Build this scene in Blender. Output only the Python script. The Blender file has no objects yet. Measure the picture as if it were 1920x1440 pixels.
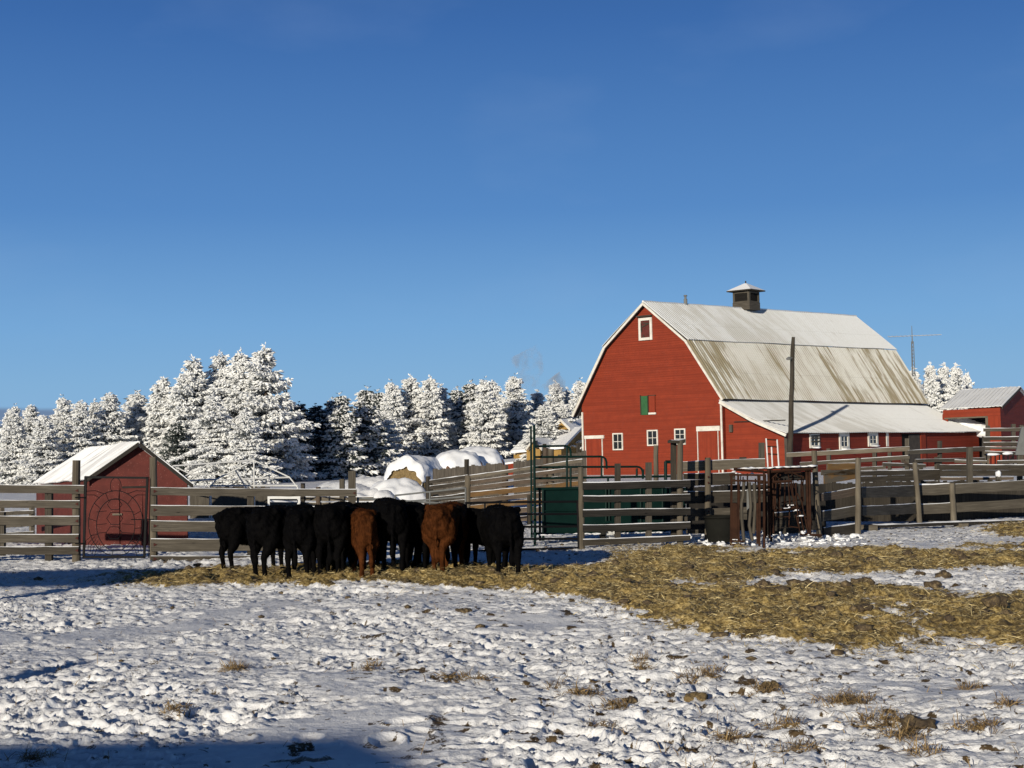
import bpy, bmesh, math, random
import numpy as np
from mathutils import Vector, Matrix
random.seed(7); rng = np.random.default_rng(7)
R = math.radians
scene = bpy.context.scene
COL = scene.collection

# ------------------------------------------------------------------ camera, world, sun, exposure
EYE = 2.1
F, PITCH, ROLL = 2700.8, 0.0478, 0.0216          # focal length in photo pixels (1920 wide)
CP, SP, CR, SR = math.cos(PITCH), math.sin(PITCH), math.cos(ROLL), math.sin(ROLL)
fw = Vector((0, CP, SP)); up0 = Vector((0, -SP, CP)); X = Vector((1, 0, 0))
rt = X * CR - up0 * SR; up = X * SR + up0 * CR
cd = bpy.data.cameras.new("camera"); cam = bpy.data.objects.new("camera", cd); COL.objects.link(cam)
m = Matrix((rt, up, -fw)).transposed().to_4x4(); m.translation = (0, 0, EYE)
cam.matrix_world = m
cd.sensor_width = 36; cd.lens = F / 1920 * 36; cd.clip_start = 0.1; cd.clip_end = 8000
scene.camera = cam

SUN_AZ, SUN_EL = R(24), R(13)                    # sun behind the camera, to its left, low
sv = Vector((-math.sin(SUN_AZ) * math.cos(SUN_EL), -math.cos(SUN_AZ) * math.cos(SUN_EL), math.sin(SUN_EL)))
sl = bpy.data.lights.new("sun", 'SUN'); sun = bpy.data.objects.new("sun", sl); COL.objects.link(sun)
sl.energy = 4.7; sl.angle = R(0.5); sl.color = (1.0, 0.91, 0.75)
sun.rotation_euler = sv.to_track_quat('Z', 'Y').to_euler(); sun.location = (-30, -60, 40)

world = bpy.data.worlds.new("World"); scene.world = world; world.use_nodes = True
nt = world.node_tree; N = nt.nodes; Lk = nt.links; N.clear()
def wn(t, **k):
    n = N.new(t)
    for a, b in k.items(): setattr(n, a, b)
    return n
out = wn('ShaderNodeOutputWorld'); bg = wn('ShaderNodeBackground'); bg.inputs[1].default_value = 0.085
sky = wn('ShaderNodeTexSky', sky_type='NISHITA', sun_disc=False)
sky.sun_elevation = SUN_EL; sky.sun_rotation = R(204); sky.air_density = 1.0; sky.dust_density = 0.3; sky.ozone_density = 2.0
hs = wn('ShaderNodeHueSaturation'); hs.inputs['Saturation'].default_value = 1.18; hs.inputs['Value'].default_value = 0.95
Lk.new(sky.outputs[0], hs.inputs['Color'])

tc = wn('ShaderNodeTexCoord'); sx = wn('ShaderNodeSeparateXYZ'); Lk.new(tc.outputs['Generated'], sx.inputs[0])
# a low bank of distant cloud lying along the horizon on the left side of the view
def math_n(op, a, b=None, c=None):
    n = wn('ShaderNodeMath', operation=op)
    for i, v in enumerate((a, b, c)):
        if v is None: continue
        if isinstance(v, (int, float)): n.inputs[i].default_value = v
        else: Lk.new(v, n.inputs[i])
    return n.outputs[0]
# clear winter blue: the sky model's colour drawn towards a deeper blue, darkest overhead
rp = wn('ShaderNodeValToRGB'); Lk.new(sx.outputs[2], rp.inputs[0]); ce = rp.color_ramp
for i_, (p_, c_) in enumerate([(0.0, (.25, .45, .70)), (.05, (.218, .43, .69)), (.09, (.175, .385, .685)), (.166, (.092, .248, .56)), (.29, (.044, .143, .405)), (.36, (.030, .10, .30)), (.55, (.008, .024, .075)), (1.0, (.004, .012, .040))]):
    e_ = ce.elements[i_] if i_ < 2 else ce.elements.new(p_)
    e_.position = p_; e_.color = (*c_, 1)
sc_ = wn('ShaderNodeMix', data_type='RGBA', blend_type='MULTIPLY'); sc_.inputs[0].default_value = 1; Lk.new(rp.outputs[0], sc_.inputs[6]); sc_.inputs[7].default_value = (11.76, 11.76, 11.76, 1)
blue = wn('ShaderNodeMix', data_type='RGBA'); blue.inputs[0].default_value = .965; Lk.new(hs.outputs[0], blue.inputs[6]); Lk.new(sc_.outputs[2], blue.inputs[7])
az = math_n('ARCTAN2', sx.outputs[0], sx.outputs[1])
top = math_n('MULTIPLY_ADD', az, -0.035, 0.026)            # bank thins out to the right
nz = wn('ShaderNodeTexNoise'); nz.inputs['Scale'].default_value = 14; nz.inputs['Detail'].default_value = 4
mp = wn('ShaderNodeMapping'); mp.inputs['Scale'].default_value = (1, 1, 6); Lk.new(tc.outputs['Generated'], mp.inputs[0]); Lk.new(mp.outputs[0], nz.inputs[0])
top2 = math_n('ADD', top, math_n('MULTIPLY_ADD', nz.outputs[0], 0.004, -0.002))
edge = math_n('SUBTRACT', top2, sx.outputs[2])
mr = wn('ShaderNodeMapRange', interpolation_type='SMOOTHSTEP'); Lk.new(edge, mr.inputs[0]); mr.inputs[1].default_value = -0.0004; mr.inputs[2].default_value = 0.0035
am = wn('ShaderNodeMapRange', interpolation_type='SMOOTHSTEP'); Lk.new(az, am.inputs[0]); am.inputs[1].default_value = -0.02; am.inputs[2].default_value = -0.22
bank = math_n('MULTIPLY', math_n('MULTIPLY', mr.outputs[0], am.outputs[0]), 0.95)
mx = wn('ShaderNodeMix', data_type='RGBA'); Lk.new(bank, mx.inputs[0]); Lk.new(blue.outputs[2], mx.inputs[6]); mx.inputs[7].default_value = (1.75, 2.6, 4.2, 1)
# faint wisps of cirrus
nz2 = wn('ShaderNodeTexNoise'); nz2.inputs['Scale'].default_value = 5; nz2.inputs['Detail'].default_value = 6
mp2 = wn('ShaderNodeMapping'); mp2.inputs['Scale'].default_value = (1, 1, 2.4); mp2.inputs['Location'].default_value = (3.1, 0, 0.7); Lk.new(tc.outputs['Generated'], mp2.inputs[0]); Lk.new(mp2.outputs[0], nz2.inputs[0])
wr = wn('ShaderNodeMapRange'); Lk.new(nz2.outputs[0], wr.inputs[0]); wr.inputs[1].default_value = 0.55; wr.inputs[2].default_value = 0.85; wr.inputs[4].default_value = 0.10
mx2 = wn('ShaderNodeMix', data_type='RGBA'); Lk.new(wr.outputs[0], mx2.inputs[0]); Lk.new(mx.outputs[2], mx2.inputs[6]); mx2.inputs[7].default_value = (5, 6.5, 9, 1)
Lk.new(mx2.outputs[2], bg.inputs[0]); Lk.new(bg.outputs[0], out.inputs[0])
scene.view_settings.view_transform = 'Standard'; scene.view_settings.look = 'None'
scene.view_settings.exposure = 0.0; scene.view_settings.gamma = 1.0

# ------------------------------------------------------------------ measuring helpers
def ray(px, py):
    u = (px - 960) / F; v = (720 - py) / F
    a = u * CR + v * SR; b = -u * SR + v * CR
    return Vector((a, CP - b * SP, SP + b * CP))
def at(px, py, d):
    r = ray(px, py); return Vector((0, 0, EYE)) + r * (d / r.y)
def topix(x, y, z):
    y2 = y * CP + (z - EYE) * SP; z2 = -y * SP + (z - EYE) * CP
    u = x / y2; v = z2 / y2
    return 960 + F * (u * CR - v * SR), 720 - F * (u * SR + v * CR)
def sstep(a, b, x): t = np.clip((x - a) / (b - a), 0, 1); return t * t * (3 - 2 * t)
def gz(x, y):                                     # the lie of the land
    return 0.6 * float(sstep(42, 64, y))
def on_ground(px, py, h=0.0):
    r = ray(px, py); t = -(EYE - h) / r.z; return Vector((r.x * t, r.y * t, 0))
class Line:
    """a vertical plane through two ground points given as (photo x, distance)"""
    def __init__(s, a, b):
        A = at(a[0], 850, a[1]); B = at(b[0], 850, b[1])
        s.A = Vector((A.x, A.y, 0)); s.e = Vector((B.x - A.x, B.y - A.y, 0)).normalized()
        s.n = Vector((s.e.y, -s.e.x, 0))
        if s.n.y > 0: s.n = -s.n                  # towards the camera
    def pt(s, px, py, off=0.0):
        r = ray(px, py); A = s.A + s.n * off
        t = (s.n.dot(A)) / (s.n.dot(Vector((r.x, r.y, 0))))
        return Vector((r.x * t, r.y * t, EYE + r.z * t))

# ------------------------------------------------------------------ materials
MATS = {}
def newmat(name):
    ma = bpy.data.materials.new(name); ma.use_nodes = True; MATS[name] = ma
    t = ma.node_tree; b = t.nodes['Principled BSDF']; return ma, t, b
def nd(t, ty, **k):
    n = t.nodes.new(ty)
    for a, v in k.items():
        if a.startswith('i_'): n.inputs[a[2:].replace('_', ' ')].default_value = v
        else: setattr(n, a, v)
    return n
def ramp(t, src, stops):
    r = nd(t, 'ShaderNodeValToRGB'); cr = r.color_ramp
    while len(cr.elements) > 1: cr.elements.remove(cr.elements[0])
    cr.elements[0].position = stops[0][0]; cr.elements[0].color = (*stops[0][1], 1)
    for p, c in stops[1:]:
        e = cr.elements.new(p); e.color = (*c, 1)
    t.links.new(src, r.inputs[0]); return r.outputs[0]
def coord(t, kind, scale, loc=(0, 0, 0), rot=(0, 0, 0)):
    c = nd(t, 'ShaderNodeTexCoord'); mp = nd(t, 'ShaderNodeMapping'); mp.inputs['Scale'].default_value = scale
    mp.inputs['Location'].default_value = loc; mp.inputs['Rotation'].default_value = rot
    t.links.new(c.outputs[kind], mp.inputs[0]); return mp.outputs[0]
def noise(t, vec, scale, detail=4, rough=0.55, dist=0):
    n = nd(t, 'ShaderNodeTexNoise'); n.inputs['Scale'].default_value = scale; n.inputs['Detail'].default_value = detail
    n.inputs['Roughness'].default_value = rough; n.inputs['Distortion'].default_value = dist
    t.links.new(vec, n.inputs['Vector']); return n.outputs[0]
def mixc(t, f, a, b, mode='MIX'):
    m = nd(t, 'ShaderNodeMix', data_type='RGBA', blend_type=mode)
    for i, v in ((0, f), (6, a), (7, b)):
        if isinstance(v, tuple): m.inputs[i].default_value = (*v, 1) if len(v) == 3 else v
        elif isinstance(v, (int, float)): m.inputs[i].default_value = v
        else: t.links.new(v, m.inputs[i])
    return m.outputs[2]
def mrange(t, src, a, b, c=0, d=1):
    m = nd(t, 'ShaderNodeMapRange', interpolation_type='SMOOTHSTEP'); t.links.new(src, m.inputs[0])
    for i, v in enumerate((a, b, c, d)): m.inputs[i + 1].default_value = v
    return m.outputs[0]
def mul(t, a, b, op='MULTIPLY'):
    m = nd(t, 'ShaderNodeMath', operation=op)
    for i, v in enumerate((a, b)):
        if isinstance(v, (int, float)): m.inputs[i].default_value = v
        else: t.links.new(v, m.inputs[i])
    return m.outputs[0]
def bump(t, b, src, strength, dist):
    n = nd(t, 'ShaderNodeBump'); n.inputs['Strength'].default_value = strength; n.inputs['Distance'].default_value = dist
    t.links.new(src, n.inputs['Height']); t.links.new(n.outputs[0], b.inputs['Normal'])

def wood(name, dark, mid, light, grain=38, along=1.6, stain=None):
    ma, t, b = newmat(name)
    v = coord(t, 'UV', (along, grain, 1)); n1 = noise(t, v, 1, 6, 0.65, 0.4)
    v2 = coord(t, 'UV', (1.1, 3.5, 1)); n2 = noise(t, v2, 1, 3)
    c = ramp(t, n1, [(0.28, dark), (0.52, mid), (0.78, light)])
    c = mixc(t, mrange(t, n2, 0.35, 0.7, 0, 0.55), c, dark)
    vk = coord(t, 'UV', (1.7, 7, 1)); vo = nd(t, 'ShaderNodeTexVoronoi'); vo.inputs['Scale'].default_value = 1; t.links.new(vk, vo.inputs['Vector'])
    c = mixc(t, mrange(t, vo.outputs['Distance'], 0.10, 0.04), c, tuple(x * 0.45 for x in dark))
    if stain:
        n3 = noise(t, coord(t, 'UV', (0.8, 2.0, 1)), 1, 4); c = mixc(t, mrange(t, n3, 0.52, 0.62), c, stain)
    t.links.new(c, b.inputs['Base Color']); b.inputs['Roughness'].default_value = 0.85
    b.inputs['Specular IOR Level'].default_value = 0.2
    bump(t, b, n1, 0.6, 0.006); return ma
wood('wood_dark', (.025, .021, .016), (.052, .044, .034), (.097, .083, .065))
wood('wood_grey', (.042, .036, .028), (.084, .073, .057), (.15, .132, .105))
wood('wood_pale', (.075, .062, .046), (.145, .124, .093), (.24, .21, .16))
wood('wood_post', (.055, .046, .034), (.115, .096, .070), (.20, .172, .13), grain=30, along=1.0)
wood('wood_brown', (.06, .043, .031), (.11, .083, .061), (.18, .143, .109))
wood('wood_orange', (.09, .050, .020), (.155, .09, .036), (.21, .14, .07), stain=(.085, .073, .056))
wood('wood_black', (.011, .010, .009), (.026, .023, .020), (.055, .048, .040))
wood('wood_plank', (.045, .039, .032), (.10, .086, .070), (.17, .150, .125), grain=20)

def paint(name, col, dark, rough=0.6, chips=None, scale=2.0, boards=False):
    ma, t, b = newmat(name)
    v = coord(t, 'Object', (1, 1, 1)); n1 = noise(t, v, scale, 6, 0.6)
    c = ramp(t, n1, [(0.3, dark), (0.6, col)])
    if boards:
        vb = coord(t, 'UV', (0.22, 7.1, 1)); nb = noise(t, vb, 1, 2, 0.5)
        c = mixc(t, mrange(t, nb, 0.3, 0.7, 0, 0.95), c, tuple(x * .9 for x in dark))
        vs = coord(t, 'UV', (3.2, 0.35, 1)); ns = noise(t, vs, 1, 5, 0.6)       # faint weather streaks
        c = mixc(t, mrange(t, ns, 0.5, 0.8, 0, 0.3), c, tuple(x * 0.7 + 0.02 for x in dark))
    if chips:
        n2 = noise(t, v, scale * 9, 5, 0.7); c = mixc(t, mrange(t, n2, 0.66 - (.05 if name == 'shed_red' else 0), 0.71), c, chips)
    t.links.new(c, b.inputs['Base Color']); b.inputs['Roughness'].default_value = rough
    b.inputs['Specular IOR Level'].default_value = 0.06 if max(col) < .05 else 0.2
    return ma
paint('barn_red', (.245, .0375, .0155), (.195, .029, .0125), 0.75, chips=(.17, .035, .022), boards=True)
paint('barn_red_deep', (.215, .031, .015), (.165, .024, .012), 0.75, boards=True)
paint('shed_red', (.105, .026, .021), (.072, .019, .016), 0.85, chips=(.30, .15, .13), scale=3.5)
paint('trim_white', (.66, .64, .58), (.50, .47, .41), 0.6, chips=(.26, .20, .15), scale=3)
paint('frame_white', (.62, .62, .60), (.5, .5, .49), 0.5)
paint('steel_green', (.0055, .021, .018), (.004, .015, .013), 0.5, chips=(.05, .06, .055), scale=3)
paint('steel_black', (.007, .007, .008), (.005, .005, .006), 0.5)
paint('steel_grey', (.16, .165, .16), (.11, .112, .11), 0.45)
paint('steel_rust', (.040, .019, .012), (.022, .011, .008), 0.9, chips=(.085, .042, .026), scale=6)
paint('rust_plate', (.06, .016, .012), (.035, .010, .008), 0.8, scale=9)
paint('rubber', (.022, .022, .020), (.013, .013, .012), 0.7)
paint('tub_rubber', (.013, .013, .011), (.008, .008, .007), 0.75)
paint('shutter_green', (.035, .12, .045), (.025, .09, .035), 0.6)
paint('house_yellow', (.32, .20, .065), (.27, .165, .05), 0.75)
paint('dark_inside', (.012, .011, .010), (.008, .008, .008), 0.9)
paint('wood_brown_door', (.07, .06, .05), (.04, .034, .03), 0.9)
ma, t, b = newmat('window_glass'); b.inputs['Base Color'].default_value = (.018, .02, .022, 1); b.inputs['Roughness'].default_value = 0.12

def snowmat(name, base=(.83, .84, .86), b1=0.35):
    ma, t, b = newmat(name)
    v = coord(t, 'Object', (1, 1, 1)); n = noise(t, v, 30, 5, 0.65); n2 = noise(t, v, 5, 4)
    c = mixc(t, mrange(t, n2, 0.3, 0.75), base, tuple(x * 0.93 for x in base))
    t.links.new(c, b.inputs['Base Color']); b.inputs['Roughness'].default_value = 0.55; b.inputs['Specular IOR Level'].default_value = 0.2
    bump(t, b, n, b1, 0.02); return ma
snowmat('snow')

# ground: snow with straw, manure and dirt laid over it where the masks say
ma, t, b = newmat('snow_ground')
v = coord(t, 'Object', (1, 1, 1))
nf = noise(t, v, 55, 4, 0.6); nm = noise(t, v, 16, 5, 0.65); nl = noise(t, v, 2.2, 4)
snowc = mixc(t, mrange(t, nl, 0.3, 0.75), (.86, .86, .865), (.76, .765, .78))
at1 = nd(t, 'ShaderNodeAttribute', attribute_name='straw'); at2 = nd(t, 'ShaderNodeAttribute', attribute_name='dirt')
vs = coord(t, 'Object', (26, 9, 26), rot=(0, 0, 0.5)); n3 = noise(t, vs, 1, 5, 0.7, 0.5)
vs2 = coord(t, 'Object', (9, 24, 26), rot=(0, 0, -0.3)); n4 = noise(t, vs2, 1, 5, 0.7, 0.5)
strawc = ramp(t, n3, [(0.30, (.035, .024, .012)), (0.42, (.18, .125, .046)), (0.54, (.42, .305, .115)), (0.70, (.76, .60, .29))])
strawc = mixc(t, mrange(t, n4, 0.46, 0.72, 0, 0.75), strawc, (.085, .058, .028))
n5 = noise(t, v, 1.3, 5, 0.6)
strawc = mixc(t, mrange(t, n5, 0.46, 0.66, 0, 0.8), strawc, (.060, .045, .029))
strawc = mixc(t, mrange(t, noise(t, v, 7, 5, 0.7), 0.62, 0.70, 0, 0.65), strawc, (.30, .28, .26))
sm = mrange(t, mul(t, at1.outputs['Fac'], mul(t, nm, 0.9, 'SUBTRACT'), 'ADD'), -0.06, 0.16)
dirtc = mixc(t, nm, (.045, .028, .015), (.16, .11, .055))
dm = mrange(t, mul(t, at2.outputs['Fac'], mul(t, nf, 0.80, 'SUBTRACT'), 'ADD'), 0.02, 0.22)
c = mixc(t, dm, snowc, dirtc); c = mixc(t, sm, c, strawc)
t.links.new(c, b.inputs['Base Color']); b.inputs['Roughness'].default_value = 0.6; b.inputs['Specular IOR Level'].default_value = 0.15
bump(t, b, mul(t, nf, mul(t, nm, 2.0), 'ADD'), 0.45, 0.02)

# metal roof with thin snow and bare streaks (UV: metres along the ridge, metres down the slope)
def roofmat(name, bare, lo, hi, stretch=(1.3, 0.10, 1), off=(0, 0, 0), frostc=(.58, .575, .55), rib=.26):
    ma, t, b = newmat(name)
    cu = nd(t, 'ShaderNodeTexCoord'); su = nd(t, 'ShaderNodeSeparateXYZ'); t.links.new(cu.outputs['UV'], su.inputs[0]); ri = nd(t, 'ShaderNodeMath', operation='FLOOR'); t.links.new(mul(t, su.outputs[0], 1 / rib), ri.inputs[0])
    cv = nd(t, 'ShaderNodeCombineXYZ'); t.links.new(mul(t, mul(t, ri.outputs[0], rib * stretch[0]), off[0], 'ADD'), cv.inputs[0]); t.links.new(mul(t, mul(t, su.outputs[1], stretch[1] * 3), off[1], 'ADD'), cv.inputs[1])
    n = noise(t, cv.outputs[0], 1, 4, 0.6)
    n2 = noise(t, coord(t, 'UV', (9, 0.6, 1)), 1, 3, 0.6)
    n3 = noise(t, coord(t, 'UV', (0.22, 0.05, 1), off), 1, 3)
    k = mul(t, mul(t, mul(t, n, 0.5), mul(t, n2, 0.28), 'ADD'), mul(t, n3, 0.55), 'ADD')
    s = mrange(t, k, lo, hi)
    c = mixc(t, s, bare, frostc)
    fine = noise(t, coord(t, 'UV', (14, 5, 1)), 1, 5, 0.7)
    c = mixc(t, mrange(t, fine, 0.35, 0.75, 0, 0.25), c, tuple(x * 1.35 for x in bare))
    uvs = nd(t, 'ShaderNodeSeparateXYZ'); t.links.new(coord(t, 'UV', (1 / rib, 1, 1)), uvs.inputs[0]); fr = nd(t, 'ShaderNodeMath', operation='FRACT'); t.links.new(uvs.outputs[0], fr.inputs[0])
    crest = mul(t, mrange(t, fr.outputs[0], .34, .46), mrange(t, fr.outputs[0], .74, .62)); wear = mrange(t, noise(t, coord(t, 'UV', (1.1, .35, 1), off), 1, 3), .38, .62, .15, .75)
    c = mixc(t, mul(t, crest, wear), c, tuple(x * 1.15 for x in bare))
    sheet = nd(t, 'ShaderNodeMath', operation='FRACT'); sp2 = nd(t, 'ShaderNodeSeparateXYZ'); t.links.new(coord(t, 'UV', (1, .41, 1)), sp2.inputs[0]); t.links.new(sp2.outputs[1], sheet.inputs[0])
    c = mixc(t, mrange(t, sheet.outputs[0], .985, .995, 0, .35), c, tuple(x * .5 for x in bare))
    t.links.new(c, b.inputs['Base Color']); b.inputs['Roughness'].default_value = 0.55; b.inputs['Specular IOR Level'].default_value = 0.2
    bump(t, b, fine, 0.15, 0.01)
    return ma
roofmat('roof_upper', (.36, .34, .285), 0.46, 0.58, off=(1.7, .4, 0), frostc=(.72, .735, .735))
roofmat('roof_lower', (.30, .25, .155), 0.585, 0.665, stretch=(2.6, 0.05, 1), off=(4.3, 2.2, 0), frostc=(.76, .745, .68))
roofmat('roof_lean', (.36, .35, .32), 0.42, 0.62, stretch=(0.6, 0.2, 1), frostc=(.68, .69, .69))
roofmat('roof_shed', (.40, .40, .41), 0.50, 0.66, stretch=(3, .1, 1), frostc=(.84, .85, .86), rib=.17)
roofmat('roof_open', (.45, .45, .44), 0.25, 0.42, stretch=(2, .1, 1), frostc=(.92, .93, .93), rib=.3)

# hay, coat, bark, needles, frost
ma, t, b = newmat('hay'); v = coord(t, 'Object', (1, 1, 1)); n = noise(t, v, 26, 5, 0.7, 1.5)
t.links.new(ramp(t, n, [(0.3, (.07, .045, .018)), (0.55, (.21, .145, .06)), (0.75, (.36, .27, .13))]), b.inputs['Base Color']); b.inputs['Roughness'].default_value = 0.9; bump(t, b, n, 0.8, 0.03)
ma, t, b = newmat('hay_red'); n = noise(t, coord(t, 'Object', (1, 1, 1)), 22, 5, 0.7, 1.0)
t.links.new(ramp(t, n, [(0.3, (.06, .028, .016)), (0.7, (.22, .12, .07))]), b.inputs['Base Color']); b.inputs['Roughness'].default_value = 0.9
for nm_, c1, c2 in (('straw_blade', (.19, .13, .048), (.90, .74, .38)), ('grass_blade', (.085, .050, .020), (.36, .245, .105))):
    ma, t, b = newmat(nm_); a = nd(t, 'ShaderNodeAttribute', attribute_name='tint')
    t.links.new(mixc(t, a.outputs['Fac'], c1, c2), b.inputs['Base Color']); b.inputs['Roughness'].default_value = 0.7
ma, t, b = newmat('manure'); n = noise(t, coord(t, 'Object', (1, 1, 1)), 14, 5, 0.7)
t.links.new(ramp(t, n, [(0.35, (.035, .023, .013)), (0.52, (.075, .052, .028)), (0.62, (.17, .12, .055)), (0.74, (.30, .25, .17))]), b.inputs['Base Color']); b.inputs['Roughness'].default_value = 0.85; bump(t, b, n, 0.8, 0.03)
def coat(name, d, l, frost):
    ma, t, b = newmat(name); v = coord(t, 'Object', (1, 1, 1)); n = noise(t, v, 9, 5, 0.65); nfine = noise(t, coord(t, 'Object', (40, 40, 9)), 1, 4, 0.7)
    c = mixc(t, mrange(t, n, 0.3, 0.7), d, l); c = mixc(t, mrange(t, nfine, 0.45, 0.8, 0, 0.5), c, tuple(x * 1.6 for x in l))
    g = nd(t, 'ShaderNodeNewGeometry'); s = nd(t, 'ShaderNodeSeparateXYZ'); t.links.new(g.outputs['Normal'], s.inputs[0])
    fm = mul(t, mrange(t, s.outputs[2], 0.82, 0.98), mrange(t, noise(t, v, 5, 4), 0.56, 0.72)); c = mixc(t, mul(t, fm, frost), c, (.45, .46, .5))
    t.links.new(c, b.inputs['Base Color']); b.inputs['Roughness'].default_value = 0.8; b.inputs['Specular IOR Level'].default_value = 0.03
    bump(t, b, nfine, 0.5, 0.02); return ma
coat('coat_black', (.0015, .0015, .002), (.0035, .0032, .0032), 0.10)
coat('coat_brown', (.030, .0098, .0033), (.080, .026, .0078), 0.0)
ma, t, b = newmat('bark'); n = noise(t, coord(t, 'Object', (8, 8, 2)), 1, 5); t.links.new(ramp(t, n, [(0.3, (.03, .022, .016)), (0.7, (.09, .07, .055))]), b.inputs['Base Color']); b.inputs['Roughness'].default_value = 0.9
ma, t, b = newmat('needles'); n = noise(t, coord(t, 'Object', (1, 1, 1)), 1.6, 3); t.links.new(mixc(t, n, (.020, .030, .027), (.05, .065, .06)), b.inputs['Base Color']); b.inputs['Roughness'].default_value = 0.8
ma, t, b = newmat('needles_rimed'); n = noise(t, coord(t, 'Object', (1, 1, 1)), 1.6, 3); t.links.new(mixc(t, n, (.085, .095, .10), (.20, .215, .22)), b.inputs['Base Color']); b.inputs['Roughness'].default_value = 0.8
ma, t, b = newmat('frost'); n = noise(t, coord(t, 'Object', (1, 1, 1)), 1.3, 4); t.links.new(mixc(t, mrange(t, n, 0.3, 0.7), (.76, .765, .755), (.88, .885, .875)), b.inputs['Base Color']); b.inputs['Roughness'].default_value = 0.8
ma, t, b = newmat('ear_tag'); b.inputs['Base Color'].default_value = (.03, .16, .35, 1)
M = MATS

# ------------------------------------------------------------------ mesh helpers
def tagit(o, label, cat, group=None, kind=None):
    if label: o['label'] = label
    if cat: o['category'] = cat
    if group: o['group'] = group
    if kind: o['kind'] = kind
    return o
def empty(name, loc, label, cat, group=None):
    o = bpy.data.objects.new(name, None); o.location = loc; o.empty_display_size = 0.3; COL.objects.link(o)
    return tagit(o, label, cat, group)
def wloc(o):
    l = Vector((0, 0, 0))
    while o is not None: l += o.location; o = o.parent
    return l
class MB:
    def __init__(s): s.v = []; s.f = []; s.uv = []; s.mi = []
    def add(s, V, Fc, uv=None, mi=0):
        o = len(s.v); s.v += [tuple(p) for p in V]; s.f += [tuple(i + o for i in q) for q in Fc]
        s.uv += list(uv) if uv is not None else [(0, 0)] * len(V); s.mi += [mi] * len(Fc); return s
    def box(s, c, ex, ey, ez):
        """box from centre and three half-extent vectors"""
        c, ex, ey, ez = map(Vector, (c, ex, ey, ez)); ru, rv = random.random() * 40, random.random() * 40
        axes = sorted([(ex.length, 0), (ey.length, 1), (ez.length, 2)], reverse=True); E = (ex, ey, ez)
        for (i, j, k) in ((0, 1, 2), (1, 2, 0), (2, 0, 1)):
            for sg in (-1, 1):
                n = E[k] * sg; a, bb = (E[i], E[j]) if sg > 0 else (E[j], E[i])
                P = [c + n - a - bb, c + n + a - bb, c + n + a + bb, c + n - a + bb]
                if a.length >= bb.length: U = [(ru + q * 2 * a.length, rv + w * 2 * bb.length) for q, w in ((0, 0), (1, 0), (1, 1), (0, 1))]
                else: U = [(ru + w * 2 * bb.length, rv + q * 2 * a.length) for q, w in ((0, 0), (1, 0), (1, 1), (0, 1))]
                s.add(P, [(0, 1, 2, 3)], U)
        return s
    def tube(s, pts, rad, n=8, jit=0.0, cap=True, flat=None):
        pts = [Vector(p) for p in pts]; V = []; Fc = []; U = []; ru = random.random() * 40
        if not hasattr(rad, '__len__'): rad = [rad] * len(pts)
        ref = None; L = 0
        for i, p in enumerate(pts):
            d = (pts[min(i + 1, len(pts) - 1)] - pts[max(i - 1, 0)]).normalized()
            if ref is None: ref = d.orthogonal().normalized()
            ref = (ref - d * ref.dot(d)).normalized(); b2 = d.cross(ref)
            if i: L += (p - pts[i - 1]).length
            for k in range(n):
                a = 2 * math.pi * k / n; r = rad[i] * (1 + random.uniform(-jit, jit))
                V.append(p + (ref * math.cos(a) + b2 * math.sin(a)) * r); U.append((ru + L, rv_(k, n, rad[i])))
        for i in range(len(pts) - 1):
            for k in range(n):
                k2 = (k + 1) % n; Fc.append((i * n + k, i * n + k2, (i + 1) * n + k2, (i + 1) * n + k))
        if cap: Fc.append(tuple(range(n - 1, -1, -1))); Fc.append(tuple((len(pts) - 1) * n + k for k in range(n)))
        return s.add(V, Fc, U)
    def quad(s, P, uv=None): return s.add(P, [tuple(range(len(P)))], uv)
    def make(s, name, mat, parent=None, smooth=False, mats=None):
        me = bpy.data.meshes.new(name); off = wloc(parent) if parent else Vector((0, 0, 0))
        me.from_pydata([(p[0] - off.x, p[1] - off.y, p[2] - off.z) for p in s.v], [], s.f)
        ul = me.uv_layers.new(name='UVMap'); li = np.empty(len(me.loops), np.int32); me.loops.foreach_get('vertex_index', li)
        ul.data.foreach_set('uv', np.array(s.uv, np.float32)[li].ravel())
        for x in (mats or [mat]): me.materials.append(M[x])
        if mats: me.polygons.foreach_set('material_index', s.mi)
        if smooth: me.polygons.foreach_set('use_smooth', [True] * len(me.polygons))
        me.update()
        o = bpy.data.objects.new(name, me); COL.objects.link(o)
        if parent: o.parent = parent
        return o
def rv_(k, n, r): return abs((k / n) * 2 - 1) * math.pi * r
def lerp(a, b, t): return a + (b - a) * t

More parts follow.
